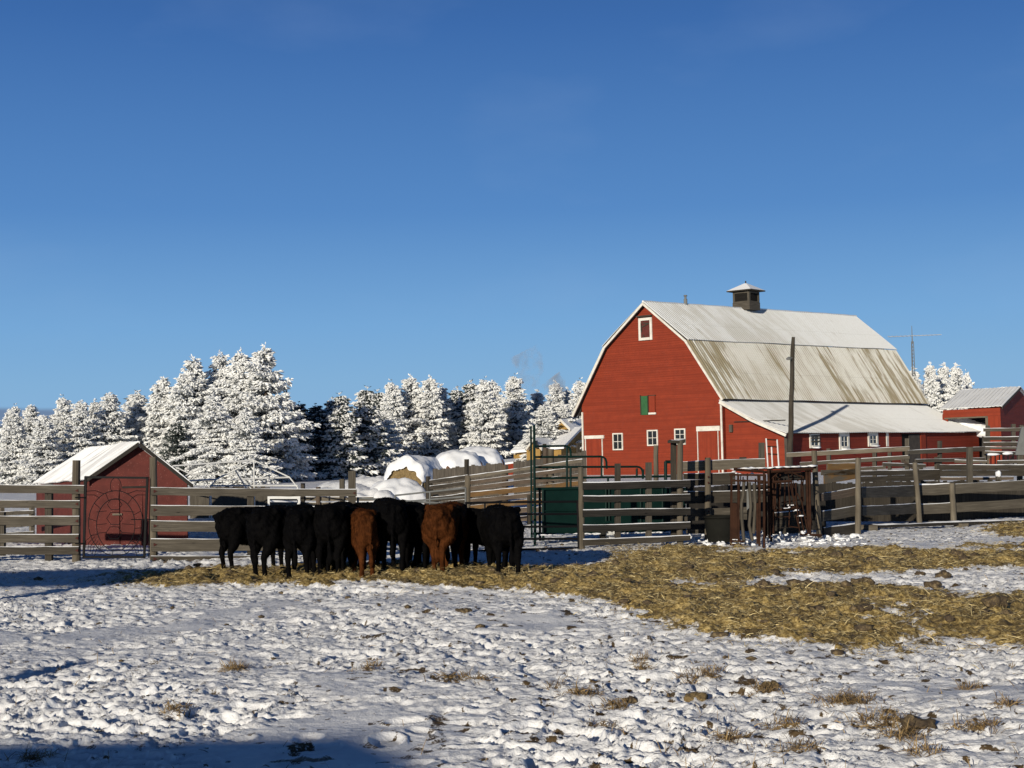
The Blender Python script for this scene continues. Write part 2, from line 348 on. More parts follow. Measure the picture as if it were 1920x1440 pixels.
def board(parent, ln, xa, ta, ba, xb, tb, bb, off=0.0, thick=0.045, mat='wood_grey', snow=0.0, name='board'):
    snow *= .7
    """a plank whose two ends stand at photo columns xa, xb in the fence's plane, top/bottom at the given rows"""
    A1, A0 = ln.pt(xa, ta, off), ln.pt(xa, ba, off); B1, B0 = ln.pt(xb, tb, off), ln.pt(xb, bb, off)
    tl_ = random.uniform(-.012, .012); A1.z += tl_; A0.z += tl_; B1.z -= tl_ * random.random(); B0.z -= tl_ * random.random()
    L = (B1 - A1).length; n = max(2, int(L / 0.35)); h = ln.n * thick / 2; mb = MB(); V = []; U = []
    ru, rvv = random.random() * 60, random.random() * 60
    sag = random.uniform(-0.006, 0.012); w = (A1 - A0).length
    jt = [random.uniform(-.006, .006) for _ in range(n + 1)]; jb = [random.uniform(-.006, .006) for _ in range(n + 1)]
    for i in range(n + 1):
        f = i / n; s = -sag * 4 * f * (1 - f); T = lerp(A1, B1, f) + Vector((0, 0, s + jt[i])); Bo = lerp(A0, B0, f) + Vector((0, 0, s + jb[i]))
        V += [T + h, Bo + h, Bo - h, T - h]; U += [(ru + f * L, rvv), (ru + f * L, rvv + w), (ru + f * L, rvv + w + thick), (ru + f * L, rvv + 2 * w + thick)]
    Fc = []
    for i in range(n):
        for k in range(4): k2 = (k + 1) % 4; Fc.append((i * 4 + k, i * 4 + k2, i * 4 + 4 + k2, i * 4 + 4 + k))
    Fc += [(3, 2, 1, 0), (n * 4, n * 4 + 1, n * 4 + 2, n * 4 + 3)]
    mb.add(V, Fc, U); o = mb.make(name, mat, parent)
    if snow > 0:
        mb = MB(); m2 = max(6, int(L / 0.07)); V = []; ph = random.random() * 50; seg = []
        for i in range(m2 + 1):
            f = i / m2; x = f * L
            q = (math.sin(x * 1.7 + ph) + math.sin(x * 4.1 + ph * 2) * .7 + math.sin(x * 9.3 + ph * 3) * .5) / 2.2
            hh = max(0.0, snow * (0.022 + 0.02 * q) + random.uniform(-.003, .004) * snow)
            s = -sag * 4 * f * (1 - f); T = lerp(A1, B1, f) + Vector((0, 0, s + 0.004))
            wd = 0.55 if hh > .004 else 0.1
            V += [T + h * wd * 1.7 - Vector((0, 0, .012 * min(1, hh / .02) + .004)), T + h * wd + Vector((0, 0, hh * .8)), T - h * wd * .6 + Vector((0, 0, hh)), T - h * wd * 1.7 - Vector((0, 0, .01))]
        Fc = [(i * 4 + k, i * 4 + k + 4, i * 4 + k + 5, i * 4 + k + 1) for i in range(m2) for k in range(3)]
        mb.add(V, Fc); mb.make('snow', 'snow', o, smooth=True)
    return o
def post(parent, ln, px, yt, yb, wpx, off=0.0, mat='wood_post', rnd=True, px2=None, name='post', snow=False, deep=None):
    T = ln.pt(px, yt, off); Bt = ln.pt(px2 if px2 is not None else px, yb, off); d = T.y; r = wpx / 2 / F * d
    mb = MB()
    if rnd:
        k = 7; P = [lerp(Bt + (Bt - T).normalized() * .15, T, i / k) + Vector((random.uniform(-.006, .006), 0, 0)) for i in range(k + 1)]
        mb.tube(P, [r * (1.06 - .1 * i / k) for i in range(k + 1)], 12, 0.035)
    else:
        z = (T - Bt); mb.box(lerp(Bt, T, .5), ln.e * r, ln.n * (deep or min(r, .05)), z * 0.5)
    o = mb.make(name, mat, parent, smooth=False)
    if snow:
        mb = MB(); blob(mb, T + Vector((0, 0, r * .3)), (r * .95, r * .95, r * .7), 3); mb.make('snow', 'snow', o, smooth=True)
    return o
def blob(mb, c, rad, seed, amp=.15, sub=2, mi=0):
    bm = bmesh.new(); bmesh.ops.create_icosphere(bm, subdivisions=sub, radius=1)
    rr = random.Random(seed); ph = [rr.uniform(0, 6) for _ in range(6)]
    V = []
    for v in bm.verts:
        p = v.co; k = 1 + amp * (math.sin(p.x * 3 + ph[0]) * math.sin(p.y * 2.7 + ph[1]) + .6 * math.sin(p.z * 5 + ph[2] + p.x * 4) + .4 * math.sin(p.y * 9 + ph[3]) * math.sin(p.x * 8 + ph[4]))
        V.append((c[0] + p.x * rad[0] * k, c[1] + p.y * rad[1] * k, c[2] + p.z * rad[2] * k))
    mb.add(V, [tuple(v.index for v in f.verts) for f in bm.faces], None, mi); bm.free(); return mb
def tri_plate(parent, ln, px, py, off, size, right=True):
    c = ln.pt(px, py, off); s = size; e = ln.e * (1 if right else -1)
    P = [c - e * s * .5 + Vector((0, 0, s * .55)), c - e * s * .5 - Vector((0, 0, s * .55)), c + e * s * .7]
    Q = [p + ln.n * .006 for p in P]; mb = MB(); mb.add(P + Q, [(0, 1, 2), (5, 4, 3), (0, 3, 4, 1), (1, 4, 5, 2), (2, 5, 3, 0)])
    mb.make('rust_plate', 'rust_plate', parent)

# ------------------------------------------------------------------ ground
def _h(ix, iy, s):
    a = (ix.astype(np.int64) * 374761393 + iy.astype(np.int64) * 668265263 + s * 1274126177) & 0xffffffff
    a = ((a ^ (a >> 13)) * 1103515245) & 0xffffffff; a = ((a ^ (a >> 15)) * 2246822519) & 0xffffffff
    return (a ^ (a >> 16)) & 0xffffffff
def hf(ix, iy, s): return _h(ix, iy, s).astype(np.float64) / 4294967295.0
def perlin(x, y, s=0):
    x0 = np.floor(x); y0 = np.floor(y); fx = x - x0; fy = y - y0; x0 = x0.astype(np.int64); y0 = y0.astype(np.int64)
    u = fx * fx * fx * (fx * (fx * 6 - 15) + 10); v = fy * fy * fy * (fy * (fy * 6 - 15) + 10)
    def g(i, j):
        a = hf(x0 + i, y0 + j, s) * 2 * np.pi; return np.cos(a) * (fx - i) + np.sin(a) * (fy - j)
    return ((g(0, 0) * (1 - u) + g(1, 0) * u) * (1 - v) + (g(0, 1) * (1 - u) + g(1, 1) * u) * v) * 1.5
def fbm(x, y, s, o=4, g=.5):
    r = 0; a = 1
    for i in range(o): r = r + a * perlin(x * 2 ** i, y * 2 ** i, s + i * 17); a *= g
    return r
def prints(x, y, cell, s, keep=.75):
    """hoof prints: a dent with a pushed-up rim in most cells"""
    ix = np.floor(x / cell).astype(np.int64); iy = np.floor(y / cell).astype(np.int64); z = np.zeros_like(x)
    for i in (-1, 0, 1):
        for j in (-1, 0, 1):
            cx = (ix + i + hf(ix + i, iy + j, s)) * cell; cy = (iy + j + hf(ix + i, iy + j, s + 1)) * cell
            an = hf(ix + i, iy + j, s + 2) * 6.283; k = hf(ix + i, iy + j, s + 3); on = (hf(ix + i, iy + j, s + 4) < keep)
            dx = x - cx; dy = y - cy; u = dx * np.cos(an) + dy * np.sin(an); w = -dx * np.sin(an) + dy * np.cos(an)
            r = np.sqrt((u / (cell * (.30 + .2 * k))) ** 2 + (w / (cell * (.20 + .12 * k))) ** 2)
            dent = -(1 - sstep(.70, 1.0, r)) * (.6 + .5 * k); rim = np.exp(-((r - 1.14) / .13) ** 2) * .40 * (0.4 + hf(ix + i, iy + j, s + 5))
            z = z + on * (dent + rim)
    return z
def inpoly(px, py, P):
    c = np.zeros(px.shape, bool); n = len(P)
    for i in range(n):
        x1, y1 = P[i]; x2, y2 = P[(i + 1) % n]
        if y1 == y2: continue
        k = ((y1 > py) != (y2 > py)) & (px < (x2 - x1) * (py - y1) / (y2 - y1) + x1); c ^= k
    return c
G2 = lambda p: tuple(on_ground(*p)[:2])
STRAW = [[G2(p) for p in [(130, 1090), (180, 1078), (400, 1070), (700, 1064), (1000, 1066), (1150, 1056), (1230, 1036), (1340, 1027), (1480, 1034), (1700, 1030), (2000, 1024), (2300, 1020),
                     (2300, 1062), (1920, 1066), (1700, 1076), (1480, 1080), (1380, 1090), (1420, 1100), (1650, 1108), (1920, 1112), (2300, 1110), (2300, 1240), (1920, 1228), (1760, 1224), (1690, 1234), (1640, 1222),
                     (1540, 1212), (1480, 1202), (1380, 1190), (1270, 1180), (1215, 1160), (1165, 1135), (1130, 1120), (1000, 1106), (850, 1100), (700, 1097), (500, 1098), (300, 1096)]],
         [G2(p) for p in [(1835, 993), (1870, 986), (1920, 983), (2100, 980), (2100, 1008), (1920, 1010), (1870, 1003)]]]
THIN = [[G2(p) for p in [(1090, 1062), (1110, 1028), (1300, 1018), (1400, 1028), (1300, 1050), (1180, 1066)]],
        [G2(p) for p in [(0, 1098), (0, 1080), (200, 1074), (400, 1066), (400, 1100)]]]
def straw_mask(x, y):
    return (straw_hard(x, y) * 2 + straw_hard(x + .35, y + .5) + straw_hard(x - .4, y + .3) + straw_hard(x + .3, y - .5) + straw_hard(x - .3, y - .45)) / 6
def straw_hard(x, y):
    wx = x + .35 * perlin(x * 1.1, y * 1.1, 91) + .15 * perlin(x * 4, y * 4, 92); wy = y + .55 * perlin(x * 1.0, y * .8, 93) + .25 * perlin(x * 4, y * 3, 94)
    k = np.zeros_like(x)
    for P in STRAW: k = np.maximum(k, inpoly(wx, wy, P) * 1.0)
    for P in THIN: k = np.maximum(k, inpoly(wx, wy, P) * .45)
    hole = perlin(x * .55 + 3, y * .45, 95) + .55 * perlin(x * 1.9, y * 1.5, 96) + .4 * perlin(x * 5, y * 4, 98)
    thin = sstep(27.5, 30.5, y) * sstep(1.5, 5, x) * .22 + sstep(-4.5, -7.5, x) * .45
    return k * (1 - .85 * sstep(.24 - thin, .66 - thin, hole))
def relief(x, y, straw):
    smooth = sstep(.30, .70, perlin(x * .38 + 5, y * .25, 3) + .35 * perlin(x * .9, y * .6, 4) + .10 * sstep(0, -5, x))         # untrodden patches
    amp = .88 + .55 * perlin(x * .5, y * .35, 7)
    wx = x * .76 + .12 * perlin(x * 2.6, y * 3, 11) + .04 * perlin(x * 8, y * 8, 13); wy = y + .12 * perlin(x * 2.6, y * 3, 12) + .04 * perlin(x * 8, y * 8, 14)
    rid = 1 - np.abs(perlin(wx * .95, wy * 1.25, 21)) * 2; rid2 = 1 - np.abs(perlin(wx * 1.9, wy * 2.8, 22)) * 2; rid3 = 1 - np.abs(perlin(wx * 4.4, wy * 6.4, 26)) * 2
    fac = np.abs(perlin(wx * 3.1 + 2, wy * 3.7, 29)); fac2 = np.abs(perlin(wx * 6.3, wy * 7.7, 30))
    tr = amp * (.020 * (rid - .4) + .018 * (rid2 - .4) + .015 * (rid3 - .4) - .040 * fac - .026 * fac2 + .036 * prints(wx, wy, .36, 31, .85) + .030 * prints(wx, wy, .24, 41, .85) + .017 * prints(wx, wy, .13, 47, .75) + .011 * perlin(x * 10, y * 10, 23) + .009 * perlin(x * 21, y * 21, 24) + .004 * perlin(x * 38, y * 38, 34))
    flat = .035 * perlin(x * 1.2, y * 1.2, 25) + .035 * prints(x, y, .42, 51, .32) + .004 * perlin(x * 12, y * 12, 28)
    z = tr * (1 - smooth * .9) + flat * smooth
    st = .06 * fbm(x * 1.6, y * 1.6, 61, 3) + .08 * np.maximum(0, perlin(x * 3.0, y * 3.0, 66)) + .045 * perlin(x * 7, y * 7, 62) + .028 * perlin(x * 15, y * 15, 63) + .07
    return z * (1 - straw) + st * straw + .06 * perlin(x * .35, y * .35, 71)
def frange(a, b, f):
    r = [a]
    while r[-1] < b: r.append(r[-1] + f(r[-1]))
    return r
ys = np.array(frange(-70, 4, lambda y: max(.05, (5 - y) * .09)) + frange(4.02, 6.5, lambda y: .03) + frange(6.52, 46, lambda y: .0021 * y) + frange(46.15, 64, lambda y: .13) + frange(65, 5000, lambda y: y * .03))
ud = np.arange(-.46, .4601, .00135); ue = .47 * 1.07 ** np.arange(0, 40); us = np.concatenate([-ue[::-1], ud, ue])
S = np.where(ys > 4, ys, 4 + (4 - ys) * .8)
GX = us[None, :] * S[:, None]; GY = np.repeat(ys[:, None], len(us), 1)
x = GX.ravel(); y = GY.ravel()
near = (y > 3) & (y < 60) & (np.abs(x) < 30)
st = np.zeros_like(x); st[near] = straw_mask(x[near], y[near])
dz = np.zeros_like(x); dz[near] = relief(x[near], y[near], st[near]) * (1 - sstep(46, 60, y[near]))
BANKS = [(590, 915, 53, 1.3, 1.3), (640, 903, 54, 1.6, 1.5), (690, 895, 55, 1.6, 1.4), (735, 889, 57, 1.6, 1.3), (552, 920, 52, 1.2, 1.2), (695, 913, 48.5, .7, .8), (672, 920, 48, .6, .7), (718, 918, 48, .6, .7), (520, 925, 53, 1.8, 1.5)]
def bank_z(x, y):
    m = np.zeros_like(x)
    for px_, yt_, d_, sx_, sy_ in BANKS:
        T_ = at(px_, yt_, d_); g_ = (T_.z - .3) * np.exp(-(((x - T_.x) / sx_) ** 2) ** 1.3 - (((y - T_.y) / sy_) ** 2) ** 1.2); m = np.maximum(m, g_)
    return m * (1 + .10 * perlin(x * 1.1, y * 1.1, 201) + .07 * perlin(x * 3.2, y * 3.2, 202) + .03 * perlin(x * 7, y * 7, 203)) + .05 * perlin(x * 2.3, y * 2.3, 204) * (m > .15)
z = .6 * sstep(42, 64, y) + dz
bm_ = (y > 44) & (y < 64) & (x > -14) & (x < 0); z[bm_] = np.maximum(z[bm_], .3 * sstep(42, 50, y[bm_]) + bank_z(x[bm_], y[bm_]))
dirt = np.zeros_like(x)
xn, yn = x[near], y[near]
dd = sstep(.45, .95, perlin(xn * 2.2, yn * 1.8, 81) + .7 * perlin(xn * 7, yn * 6, 82)) * .62
dd = np.maximum(dd, sstep(.50, .68, perlin(xn * 8, yn * 7, 83)) * .62)
pit = sstep(-.35, -.8, prints(xn * .76 + .12 * perlin(xn * 2.6, yn * 3, 11) + .04 * perlin(xn * 8, yn * 8, 13), yn + .12 * perlin(xn * 2.6, yn * 3, 12) + .04 * perlin(xn * 8, yn * 8, 14), .24, 41, .8)) * sstep(.0, .5, perlin(xn * .8, yn * .7, 85) + .5 * perlin(xn * 3, yn * 3, 86))
dd = np.maximum(dd, pit * .5)
dirt[near] = dd * (1 - .3 * sstep(0, -4, xn))
nr, nc = GX.shape
i0 = (np.arange(nr - 1)[:, None] * nc + np.arange(nc - 1)[None, :]).ravel()
quads = np.stack([i0, i0 + 1, i0 + nc + 1, i0 + nc], 1).astype(np.int32)
me = bpy.data.meshes.new('ground'); me.vertices.add(len(x)); me.vertices.foreach_set('co', np.stack([x, y, z], 1).astype(np.float32).ravel())
me.loops.add(quads.size); me.loops.foreach_set('vertex_index', quads.ravel()); me.polygons.add(len(quads))
me.polygons.foreach_set('loop_start', np.arange(0, quads.size, 4, dtype=np.int32)); me.polygons.foreach_set('loop_total', np.full(len(quads), 4, np.int32))
me.polygons.foreach_set('use_smooth', np.ones(len(quads), bool)); me.update(calc_edges=True)
for nm_, arr in (('straw', st), ('dirt', dirt)):
    a = me.attributes.new(nm_, 'FLOAT', 'POINT'); a.data.foreach_set('value', arr.astype(np.float32))
me.materials.append(M['snow_ground'])
ground = bpy.data.objects.new('ground', me); COL.objects.link(ground); ground['kind'] = 'structure'
GS = len(us)
def surf(px_, py_):
    """height of the ground sheet at points (numpy)"""
    sm_ = straw_mask(px_, py_); return relief(px_, py_, sm_) + .6 * sstep(42, 64, py_), sm_

# blades of straw and grass: many thin folded strips in one mesh
def blades(name, P, ang, tilt, ln_, wd, tint, mat, bend):
    n = len(P); d = np.stack([np.cos(ang) * np.cos(tilt), np.sin(ang) * np.cos(tilt), np.sin(tilt)], 1)
    sd = np.stack([-np.sin(ang), np.cos(ang), np.zeros(n)], 1)
    wv = np.stack([rng.normal(0, 1, n), rng.normal(0, 1, n), rng.normal(0, 1, n)], 1); sd = sd + .6 * wv; sd -= d * (sd * d).sum(1)[:, None]; sd /= np.linalg.norm(sd, axis=1)[:, None]
    mid = P + d * (ln_ * .5)[:, None]; end = P + d * ln_[:, None]; end[:, 2] -= bend * ln_; w = sd * (wd / 2)[:, None]
    V = np.stack([P - w, P + w, mid + w * .9, mid - w * .9, end + w * .35, end - w * .35], 1).reshape(-1, 3)
    b0 = np.arange(n)[:, None] * 6; Q = np.concatenate([b0 + np.array([[0, 1, 2, 3]]), b0 + np.array([[3, 2, 4, 5]])], 0).astype(np.int32)
    me = bpy.data.meshes.new(name); me.vertices.add(n * 6); me.vertices.foreach_set('co', V.astype(np.float32).ravel())
    me.loops.add(Q.size); me.loops.foreach_set('vertex_index', Q.ravel()); me.polygons.add(len(Q)); me.polygons.foreach_set('loop_start', np.arange(0, Q.size, 4, dtype=np.int32))
    me.polygons.foreach_set('loop_total', np.full(len(Q), 4, np.int32)); me.update(calc_edges=True)
    a = me.attributes.new('tint', 'FLOAT', 'POINT'); a.data.foreach_set('value', np.repeat(tint, 6).astype(np.float32))
    me.materials.append(M[mat]); o = bpy.data.objects.new(name, me); COL.objects.link(o); return o
cx = rng.uniform(-11, 15.5, 560000); cy = rng.uniform(14, 41, 560000)
sm_ = straw_mask(cx, cy) * (.55 + .9 * perlin(cx * .9, cy * .9, 65)); keep = rng.random(len(cx)) < sm_
cx, cy = cx[keep], cy[keep]; fly = rng.random(len(cx)) < .16; cx = cx + fly * rng.normal(0, .55, len(cx)); cy = cy + fly * rng.normal(0, .8, len(cx)); cx = cx + rng.normal(0, .1, len(cx)); cy = cy + rng.normal(0, .14, len(cx))
cz, _ = surf(cx, cy); n = len(cx)
o = blades('straw_litter', np.stack([cx, cy, cz + rng.uniform(-.005, .03, n)], 1), rng.uniform(0, 6.283, n), np.abs(rng.normal(.05, .28, n)), rng.uniform(.03, .10, n) + .12 * rng.random(n) ** 4, rng.uniform(.003, .008, n), rng.random(n) ** 1.7, 'straw_blade', rng.uniform(0, .35, n))
tagit(o, 'loose yellow and brown straw littering the trampled snow behind the cattle', 'straw', kind='stuff')
# dry grass tufts sticking out of the foreground snow
TUF = [(1435, 1290, .11, 70), (1660, 1350, .22, 90), (1600, 1310, .2, 60), (1330, 1260, .12, 40), (1580, 1310, .2, 45), (1470, 1350, .16, 40), (1365, 1370, .15, 45), (1500, 1400, .14, 40), (1290, 1270, .12, 35), (1690, 1385, .15, 45), (1830, 1370, .16, 40),
       (1100, 1305, .12, 40), (870, 1275, .14, 40), (1160, 1320, .12, 35), (1200, 1240, .1, 40), (700, 1250, .08, 25), (440, 1250, .12, 40), (330, 1335, .12, 45), (70, 1415, .12, 30), (1820, 1290, .1, 30), (1890, 1330, .1, 30), (1730, 1420, .12, 30), (1040, 1290, .1, 25), (1660, 1190, .1, 20), (1130, 1350, .1, 30)]
P = []; A_ = []; 
for tx, ty, tr_, k in TUF:
    c_ = on_ground(tx, ty)
    for _ in range(int(k * 3.2)):
        a = random.uniform(0, 6.28); r_ = tr_ * math.sqrt(random.random()); P.append((c_.x + r_ * math.cos(a), c_.y + r_ * math.sin(a) * 1.2))
for _ in range(9000):                                       # single stalks all over the right half
    gy = 9 + 17 * random.random() ** 1.2; gx = gy * random.uniform(-.4, .42)
    if random.random() < (.12 + .35 * (gx / gy > .02)) * (.3 + 1.6 * max(0, math.sin(gx * 1.9 + 1.3 * math.sin(gy * 1.1)) * math.sin(gy * 1.3 + 2 * math.sin(gx * .7)))): P.append((gx, gy))
P = np.array(P); gzv, _ = surf(P[:, 0], P[:, 1]); n = len(P)
o = blades('dry_grass', np.stack([P[:, 0], P[:, 1], gzv - .01], 1), rng.uniform(0, 6.283, n), rng.uniform(.1, 1.2, n), rng.uniform(.05, .19, n), rng.uniform(.004, .008, n), rng.random(n), 'grass_blade', rng.uniform(.1, .5, n))
tagit(o, 'thin dry grass stalks poking through the foreground snow', 'grass', kind='stuff')

HT = [(1660, 1352, .20), (1700, 1372, .14), (1590, 1310, .12), (1475, 1352, .10), (1330, 1262, .09), (1435, 1290, .12), (1365, 1372, .09), (840, 1270, .10), (900, 1275, .12), (440, 1250, .11), (330, 1338, .10), (1150, 1315, .09), (1205, 1243, .08), (1490, 1402, .10), (1830, 1365, .10), (60, 1412, .09), (1080, 1300, .09), (690, 1255, .08)]
P = []
for tx, ty, q in HT:
    c_ = on_ground(tx, ty, .02)
    for _ in range(int(1500 * q)): a = random.uniform(0, 6.28); r_ = q * abs(random.gauss(0, .7)); P.append((c_.x + 1.4 * r_ * math.cos(a), c_.y + r_ * math.sin(a)))
P = np.array(P); gzv, _ = surf(P[:, 0], P[:, 1]); n = len(P)
o = blades('hay_wisps', np.stack([P[:, 0], P[:, 1], gzv + rng.uniform(-.01, .03, n)], 1), rng.uniform(0, 6.283, n), rng.normal(.15, .4, n), rng.uniform(.03, .12, n), rng.uniform(.004, .009, n), rng.random(n) ** 1.3, 'grass_blade', rng.uniform(0, .4, n))
tagit(o, 'brown wisps of old hay frozen into the foreground snow', 'hay', kind='stuff')

# frozen manure and hay clods, each a thing of its own
CL = [(1770, 1082, .15, 'large dark manure clod alone on the snow strip'), (1725, 1078, .08, 'small manure lump just left of the large clod on the snow strip'), (1750, 1098, .15, 'wide low manure heap below the large clod on the snow strip'), (1440, 1282, .12, 'straw matted hay clod lying on the foreground snow'),
      (1300, 1304, .10, 'split dark manure clod in foreground snow left of the hay clod'), (1725, 1362, .12, 'dark manure pile in the right foreground snow'), (868, 1153, .09, 'flat brown manure pat on the snow below the shaggy brown cow'), (1260, 1304, .05, 'small brown dropping left of the split clod'),
      (1180, 1312, .07, 'dark crumbly dropping in the middle foreground snow'), (1865, 1155, .15, 'tall straw covered manure heap at right edge of the straw'), (1890, 1165, .10, 'dark round manure lump beside the tall heap'), (1620, 1115, .15, 'broad brown manure mound on the straw'),
      (1430, 1112, .14, 'brown manure mound at left of the straw patch'), (1510, 1105, .13, 'frosted grey manure lump by the edge of the snow strip'), (1560, 1052, .15, 'round manure mound on the upper straw band'), (1512, 1051, .13, 'low manure mound left on the upper straw band'),
      (1793, 1048, .13, 'dark manure lump on the upper straw band below the low rail'), (1615, 1160, .12, 'dark manure lump in the middle of the straw'), (1790, 1130, .13, 'brown mound below the wide low manure heap'), (1720, 1130, .16, 'dark brown mound on straw under the snow strip'),
      (1000, 1082, .13, 'dark manure mound on straw to the right of the cattle'), (490, 1077, .12, 'brown manure lump on straw in front of the leftmost cow'), (1795, 1272, .04, 'tiny dark dropping on the right foreground snow'), (1730, 1253, .06, 'flat dark dropping below the straw edge'), (1405, 1222, .05, 'brown dropping just below the straw edge'), (1410, 1238, .045, 'small frosted dropping below the straw edge'), (640, 1187, .05, 'brown dropping on snow below the first brown cow'), (130, 1273, .05, 'brown dropping on the left foreground snow')]
for i, (px_, py_, r_, lab) in enumerate(CL):
    c_ = on_ground(px_, py_); hz_, _ = surf(np.array([c_.x]), np.array([c_.y])); mb = MB(); rr = random.Random(i + 5)
    for k in range(rr.choice((3, 4, 5))):
        q = r_ * rr.uniform(.4, .8); blob(mb, (c_.x + rr.uniform(-.6, .6) * r_, c_.y + rr.uniform(-.4, .4) * r_, hz_[0] + q * .25), (q, q * .9, q * rr.uniform(.55, .8)), i * 9 + k, .25, 3)
    o = mb.make('manure_clod', 'hay' if 'hay clod' in lab else 'manure', None, smooth=True); tagit(o, lab, 'manure clod', 'frozen manure clods on the yard')
mb = MB()
cx = rng.uniform(-10, 15, 9000); cy = rng.uniform(13, 36, 9000); s_ = straw_mask(cx, cy); hz_, _ = surf(cx, cy)
nn = 0
for i in range(9000):
    pr = .11 * s_[i] if s_[i] > .1 else .018
    if rng.random() < pr * (1.6 if perlin(np.array([cx[i] * .7]), np.array([cy[i] * .7]), 97)[0] > 0 else .5):
        q = rng.uniform(.025, .085) * (1 if s_[i] > .1 else .6); blob(mb, (cx[i], cy[i], hz_[i] + q * .2), (q * 1.3, q, q * .7), i, .3, 1)
o = mb.make('manure_crumbs', 'manure', None, smooth=True); tagit(o, 'scattered small manure crumbs over straw and snow', 'manure', kind='stuff')

# ------------------------------------------------------------------ big red barn
TH = 0.8518; bg_ = Vector((-math.sin(TH), math.cos(TH), 0)); br_ = Vector((math.cos(TH), math.sin(TH), 0)); BC = Vector((12.304, 84.426, 0))
W, LB, ZE, ZB, ZA, BO, LW, LZ = 10.5, 26.39, 2.875 + EYE, 6.48 + EYE, 8.984 + EYE, 2.12, 4.464, .752 + EYE
BZ = .35
def B(a, b_, z): return BC + bg_ * a + br_ * b_ + Vector((0, 0, z))
barn = empty('barn', B(W / 2, 0, BZ), 'big red gambrel roofed barn with white trim and lean-to', 'barn')
def barn_front(px, py):
    r = ray(px, py); n = -br_; t = n.dot(BC) / n.dot(Vector((r.x, r.y, 0))); p = Vector((r.x * t, r.y * t, EYE + r.z * t)); return (p - BC).dot(bg_), p.z
LWA = -LW + .35                                            # a of the lean-to's long wall
def barn_side(px, py):
    r = ray(px, py); A = BC + bg_ * LWA; n = -bg_; t = n.dot(A) / n.dot(Vector((r.x, r.y, 0))); p = Vector((r.x * t, r.y * t, EYE + r.z * t)); return (p - BC).dot(br_), p.z
def siding(poly_x, fz, z0, z1, name, parent, mat, pitch=.14, lap=.022):
    """lapped horizontal boards: fz(z)->(a0,a1), poly_x(a,z,off)->point"""
    mb = MB(); zz = z0; k = 0
    while zz < z1 - .001:
        zt = min(zz + pitch, z1); a0, a1 = fz(zz); c0, c1 = fz(zt); u = k * 7.13
        P = [poly_x(a0, zz, lap), poly_x(a1, zz, lap), poly_x(c1, zt, .0), poly_x(c0, zt, .0)]
        mb.add(P, [(0, 1, 2, 3)], [(a0 + u, zz), (a1 + u, zz), (c1 + u, zt - .001), (c0 + u, zt - .001)])
        mb.add([poly_x(a0, zz, 0), poly_x(a1, zz, 0), P[1], P[0]], [(0, 1, 2, 3)], [(a0, zz)] * 4)
        zz = zt; k += 1
    return mb.make(name, mat, parent)
def gab(z):
    if z < ZE: return 0, W
    if z < ZB: f = (z - ZE) / (ZB - ZE); return BO * f, W - BO * f
    f = (z - ZB) / (ZA - ZB); f = min(f, .999); return BO + (W / 2 - BO) * f, W - BO - (W / 2 - BO) * f
def zbreaks(fz, z0, z1, name, par, mat, px): return siding(px, fz, z0, z1, name, par, mat)
zbreaks(gab, BZ - .4, ZA - .12, 'gable_wall', barn, 'barn_red', lambda a, z, o: B(a, -o, z))
mb = MB()
for q in ([B(0, .01, BZ - .4), B(0, LB, BZ - .4), B(0, LB, ZE), B(0, .01, ZE)], [B(W, LB, BZ - .4), B(W, 0.01, BZ - .4), B(W, 0.01, ZE), B(W, LB, ZE)],
          [B(a, LB, z) for a, z in ((0, BZ - .4), (W, BZ - .4), (W, ZE), (W - BO, ZB), (W / 2, ZA), (BO, ZB), (0, ZE))]):
    mb.add(q, [tuple(range(len(q)))], [(p.x, p.z) for p in q])
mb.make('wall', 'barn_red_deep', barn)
def corrugated(name, P0, P1, P2, P3, mat, parent, pitch=.26, amp=.030, nv=6, sag=0.0, thick=.03):
    """P0->P1 along the ridge (top edge), P3->P2 along the lower edge"""
    P0, P1, P2, P3 = map(Vector, (P0, P1, P2, P3)); L = (P1 - P0).length; n = int(L / pitch); nrm = (P1 - P0).cross(P3 - P0).normalized()
    if nrm.z < 0: nrm = -nrm
    mb = MB(); V = []; U = []; prof = [(0, 0), (.3, 0), (.42, 1), (.62, 1), (.74, 0)]; cols = [((i + f) / n, h) for i in range(n) for f, h in prof] + [(1, 0)]
    sl_ = (P3 - P0).length
    for j in range(nv + 1):
        g = j / nv
        for f, h in cols:
            p = lerp(lerp(P0, P1, f), lerp(P3, P2, f), g) + nrm * (h * amp) - Vector((0, 0, sag * 4 * g * (1 - g) + .02 * math.sin(f * 17 + g * 5) * math.sin(f * 5.3)))
            V.append(p); U.append((f * L, g * sl_))
    m_ = len(cols); Fc = [(j * m_ + i, j * m_ + i + 1, (j + 1) * m_ + i + 1, (j + 1) * m_ + i) for j in range(nv) for i in range(m_ - 1)]
    mb.add(V, Fc, U)
    o = mb.make(name, mat, parent); s = o.modifiers.new('s', 'SOLIDIFY'); s.thickness = thick; s.offset = -1; return o
o_, e_ = .4, .35; DZ = .668
kl = (ZB - ZE) / BO
corrugated('upper_roof', B(W / 2, -o_, ZA + .05), B(W / 2, LB + o_, ZA + DZ + .05), B(BO - .1, LB + o_, ZB + DZ * .7 + .02), B(BO - .1, -o_, ZB + .02), 'roof_upper', barn)
corrugated('lower_roof', B(BO, -o_, ZB + .0), B(BO, LB + o_, ZB + DZ * .7), B(-e_, LB + o_, ZE + .0), B(-e_, -o_, ZE + .0), 'roof_lower', barn)
corrugated('upper_roof', B(W / 2, LB + o_, ZA + DZ + .05), B(W / 2, -o_, ZA + .05), B(W - BO + .1, -o_, ZB + .02), B(W - BO + .1, LB + o_, ZB + DZ * .7 + .02), 'roof_upper', barn)
